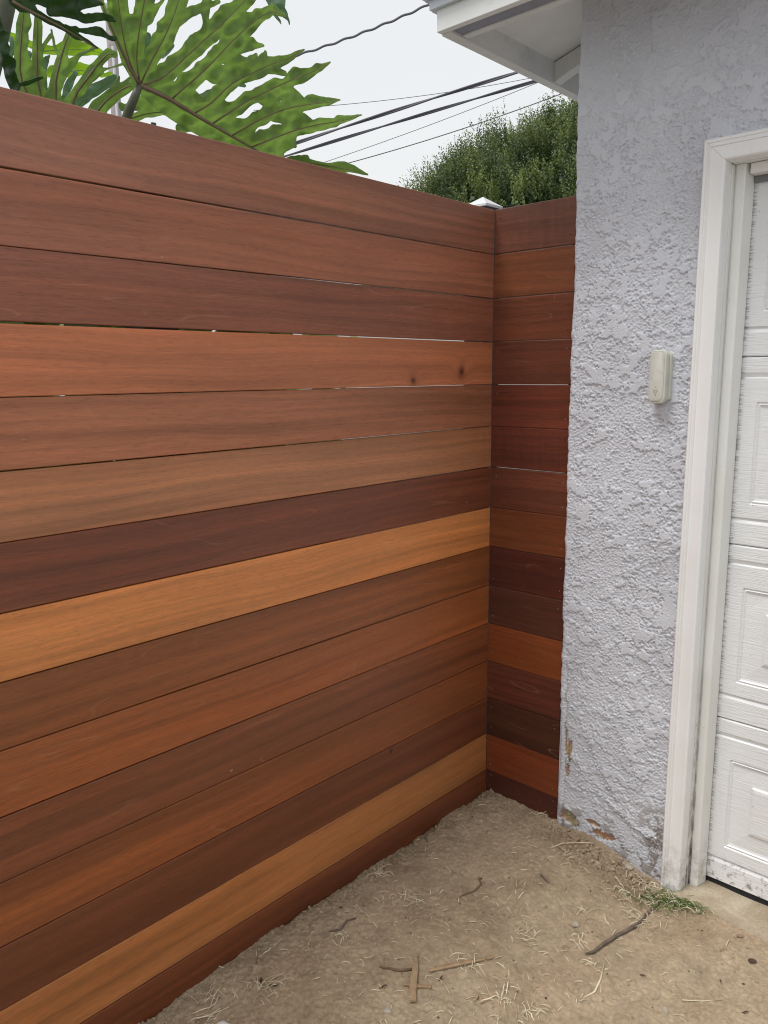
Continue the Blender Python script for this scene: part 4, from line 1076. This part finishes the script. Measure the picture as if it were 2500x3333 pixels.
for i, (px, py, r_, mt, lab) in enumerate(stones):
    p = gpt(px, py); V, F = ico(r_*.9, 100+i, R.uniform(.9, 1.35), R.uniform(.75, 1.0), R.uniform(.55, .75), 2)
    o = obj('stone', mesh('stone', V, F), mt, None, loc=(p[0], p[1], p[2]+r_*.18), rot=(0, 0, R.uniform(0, 6.28)))
    tag(o, lab, 'stone', 'loose stones on the dirt')
# white rounded object of unknown kind, shaped as a stone at the bottom edge
p = hit_axis(735, 3352, 2, .01); V, F = ico(.030, 400, 1.25, .95, .8, 3)
tag(obj('stone', mesh('stone', V, F, True), plain('smooth_white', (.78, .78, .78), .4, .4, .02, 20), None, loc=(p[0], p[1], gz(p[0], p[1])+.018)), 'smooth bright white rounded object of unknown kind cut by the bottom edge of the picture', 'stone')
# dark stick, splinters, roots
def stick(name, pts, rad, mat, label, cat, flat=None, n=7, lift=.003):
    P = []
    for i, (px, py) in enumerate(pts):
        g = gpt(px, py); P.append(Vector((g[0], g[1], g[2]+lift)))
    b = MB()
    if flat:
        w_, t_ = flat; V = []; N_ = len(P)
        zl = [p.z for p in P]; 
        for i, p in enumerate(P):
            d = (P[min(i+1, N_-1)]-P[max(i-1, 0)]); d.z = 0; d.normalize(); s = Vector((-d.y, d.x, 0))
            ww = w_[i] if hasattr(w_, '__len__') else w_
            zc = max(zl[0]+(zl[-1]-zl[0])*i/(N_-1), gz(p.x, p.y)+.001)
            for sx_, tz in ((-1, 0), (1, .0), (1, t_), (-.2, t_*1.25), (-1, t_*.8)): V.append((p.x+s.x*ww*sx_, p.y+s.y*ww*sx_, zc+tz))
        F = [(i*5+j, i*5+(j+1) % 5, (i+1)*5+(j+1) % 5, (i+1)*5+j) for i in range(N_-1) for j in range(5)]
        F += [(4, 3, 2, 1, 0), tuple((N_-1)*5+j for j in range(5))]; b.add(V, F); return tag(b.build(name, mat), label, cat)
    b.tube(P, rad, n); return tag(b.build(name, mat, smooth=True), label, cat)
stick('stick', [(1905, 3110), (1930, 3105), (1965, 3078), (2010, 3050), (2068, 3020), (2100, 2990)], [.002, .004, .0045, .005, .0045, .0025], STICK, 'long dark weathered stick pointing at the garage corner', 'stick', lift=.006)
stick('stick', [(2095, 2985), (2130, 2955), (2165, 2925)], [.003, .004, .003], STICK, 'short brown stick end beside the green grass tuft', 'stick', lift=.004)
stick('wood_splinter', [(1343, 3270), (1345, 3215), (1352, 3160), (1357, 3112)], 0, CHIPW, 'upright wood splinter crossing two others, tapering to a point', 'wood splinter', flat=([.008, .009, .007, .001], .005), lift=.008)
stick('wood_splinter', [(1315, 3210), (1360, 3212), (1404, 3216)], 0, CHIPW, 'short orange wood chip under the upright splinter', 'wood splinter', flat=([.003, .005, .006], .004))
stick('wood_splinter', [(1398, 3164), (1450, 3152), (1510, 3140), (1575, 3128)], 0, CHIPW, 'long flat brown splinter slanting right of the crossed pair', 'wood splinter', flat=([.004, .006, .006, .003], .004))
stick('wood_splinter', [(1583, 3126), (1602, 3120), (1622, 3114)], 0, CHIPW, 'small squared wood chip at the end of the long flat splinter', 'wood splinter', flat=(.004, .004))
stick('root', [(1235, 3150), (1265, 3155), (1300, 3162), (1342, 3158)], [.0012, .003, .0035, .003], ROOT, 'pale thin root running into the upright splinter', 'root')
stick('root', [(1420, 2685), (1412, 2705), (1392, 2715), (1384, 2732), (1392, 2740)], [.004, .005, .005, .004, .003], ROOT, 'curled brown root hooking out from under the fence', 'root')
stick('root', [(1488, 2928), (1510, 2915), (1545, 2902), (1566, 2880), (1560, 2862), (1568, 2862)], [.001, .002, .0028, .003, .0025, .002], ROOT, 'forked twig-like root lying in the middle dirt', 'root')
stick('root', [(1900, 3250), (1935, 3232), (1955, 3190), (1966, 3140)], [.0012, .0024, .0024, .001], STRAW, 'long pale curved rootlet below the dark stick', 'root')
stick('root', [(1795, 2766), (1830, 2752), (1880, 2750), (1930, 2751)], [.001, .0018, .0018, .001], STRAW, 'long straw stalk bridging the dirt toward the chipped plaster', 'root', lift=.008)
stick('twig', [(1070, 3035), (1110, 3028), (1130, 3000), (1160, 2990)], [.002, .003, .003, .0015], STICK, 'dark bent twig near the lower fence foot', 'twig')
stick('twig', [(1760, 2850), (1772, 2862), (1788, 2876)], [.003, .0025, .0015], STICK, 'short dark twig left of the rubble', 'twig')
stick('twig', [(640, 3320), (700, 3300), (745, 3282)], [.0012, .0012, .0008], STRAW, 'straight pale stalk by the litter at the bottom left', 'twig')
stick('twig', [(1570, 3270), (1560, 3240), (1545, 3262)], [.0035, .004, .002], CHIPW, 'forked pale twig near the bottom centre', 'twig')
stick('root', [(2220, 3258), (2280, 3262), (2350, 3258)], [.001, .0012, .0008], STRAW, 'faint straight stalk on the bare dirt at the bottom right', 'root')
for (px, py, r_, lab) in ((2092, 3180, .008, 'curled black dead leaf scrap in open dirt'), (2345, 3198, .008, 'brown curled scrap at the lower right'), (1247, 3218, .010, 'black curled scrap in a small hollow, bottom centre'),
                          (1435, 3190, .009, 'dark crumpled scrap right of the crossed splinters'), (850, 3200, .014, 'dark pointed leaf scrap in the litter near the lower fence'), (2425, 3300, .008, 'dark twisted scrap in the bottom right corner'),
                          (1110, 2960, .010, 'black leaf scrap in the hollow at the fence foot'), (890, 3215, .012, 'dark grey leaf scrap among roots at the lower left')):
    p = gpt(px, py); b = MB(); V = []; a0 = R.uniform(0, 6.28)
    for i in range(6):
        t = i/5-.5
        for s in (-1, 0, 1):
            ww = r_*.35*(1-abs(t)*1.6)*s; x = t*2*r_; y = ww; z = .002+abs(s)*r_*.28+.3*r_*math.sin(t*5)
            V.append((x*math.cos(a0)-y*math.sin(a0), x*math.sin(a0)+y*math.cos(a0), z+r_*.2))
    F = [(i*3+j, i*3+j+1, (i+1)*3+j+1, (i+1)*3+j) for i in range(5) for j in range(2)]
    b.add(V, F); o = b.build('dead_leaf', DEADLEAF, loc=tuple(p), smooth=True); sm = o.modifiers.new('s', 'SOLIDIFY'); sm.thickness = .001
    tag(o, lab, 'dead leaf', 'dark dead leaf scraps on the dirt')
# dry tufts
tufts = [(1225, 2840, 26, .045, 'dry grass tuft against the long fence foot'), (1330, 2935, 26, .045, 'spiky straw tuft in the dirt near the fence, right of its neighbour'), (1290, 2920, 12, .03, 'loose straw spray joining the spiky tuft'),
         (1525, 2695, 14, .03, 'small white straw tuft near the fence corner'), (1780, 2650, 22, .04, 'straw tuft at the foot of the return panel'), (1690, 3045, 20, .045, 'splayed straw tuft in the middle of the dirt'),
         (1530, 3140, 24, .04, 'straw tangle lying over the long flat splinter'), (1890, 2975, 14, .04, 'pale forked straw spray left of the casing'), (1880, 3060, 18, .035, 'curly dry grass beside the dark stick'),
         (1928, 3145, 16, .03, 'small white straw tuft under the dark stick'), (2085, 2990, 46, .05, 'tawny dry grass heap at the top end of the dark stick'), (1850, 2795, 26, .045, 'dry grass in the rubble left of the chipped plaster'),
         (850, 3215, 36, .055, 'rooty straw tangle in the litter at the lower left'), (1160, 2965, 20, .04, 'thin straw tuft beside the hollow at the fence'), (1730, 3290, 26, .045, 'straw tuft at the bottom centre edge'),
         (1640, 3250, 20, .04, 'loose straw spray above the bottom edge'), (2050, 2900, 26, .045, 'pale grass stems leaning from the rubble'), (1120, 3050, 12, .03, 'little white straw tuft by the dark bent twig'), (700, 3290, 24, .06, 'looped root fibres at the bottom left'),
         (2150, 2860, 26, .06, 'long dry stems leaning on the casing foot')]
for i, (px, py, n, L, lab) in enumerate(tufts):
    p = gpt(px, py); b = MB(); a0 = R.uniform(0, 6.28); fan = R.uniform(2.0, 6.28)
    for _ in range(int(n*.7)):
        x = p[0]+R.gauss(0, L*.42); y = p[1]+R.gauss(0, L*.36)
        if x < .006: x = .006
        if x > .3 and y > -.035: y = -.035
        a_ = a0+R.uniform(-fan/2, fan/2)
        if x < .05: a_ = R.uniform(-1.2, 1.2)
        if y > -.08: a_ = R.uniform(-2.6, -.5)
        straw(b, x, y, L*R.uniform(.25, 1.05), a_, R.uniform(.0006, .0014), R.uniform(.002, .006), .5, 4, R.uniform(0, .5))
    o = b.build('dry_grass_tuft', STRAW); tag(o, lab, 'dry grass', 'dry straw tufts on the dirt')
# green tuft at the casing foot
b = MB()
for _ in range(190):
    p = gpt(R.gauss(2195, 60), R.gauss(2928, 16)); 
    if p[1] > -.05: p[1] = -.05-R.random()*.02
    straw(b, p[0], p[1], R.uniform(.02, .055), R.uniform(-3.4, .3), R.uniform(.0006, .0011), .004, 1.2, 4, R.uniform(.1, .8))
tag(b.build('grass', GRASS), 'green grass tuft growing at the foot of the white casing', 'grass', kind='stuff')
b = MB()
for _ in range(120):
    p = gpt(R.gauss(2150, 75), R.gauss(2915, 26))
    if p[1] > -.05: p[1] = -.05-R.random()*.02
    straw(b, p[0], p[1], R.uniform(.02, .06), R.uniform(-3.4, .3), R.uniform(.0006, .0011), .004, 1.2, 4, R.uniform(.1, .8))
tag(b.build('dry_grass', STRAW), 'dead stems mixed into the green tuft at the casing foot', 'dry grass', kind='stuff')
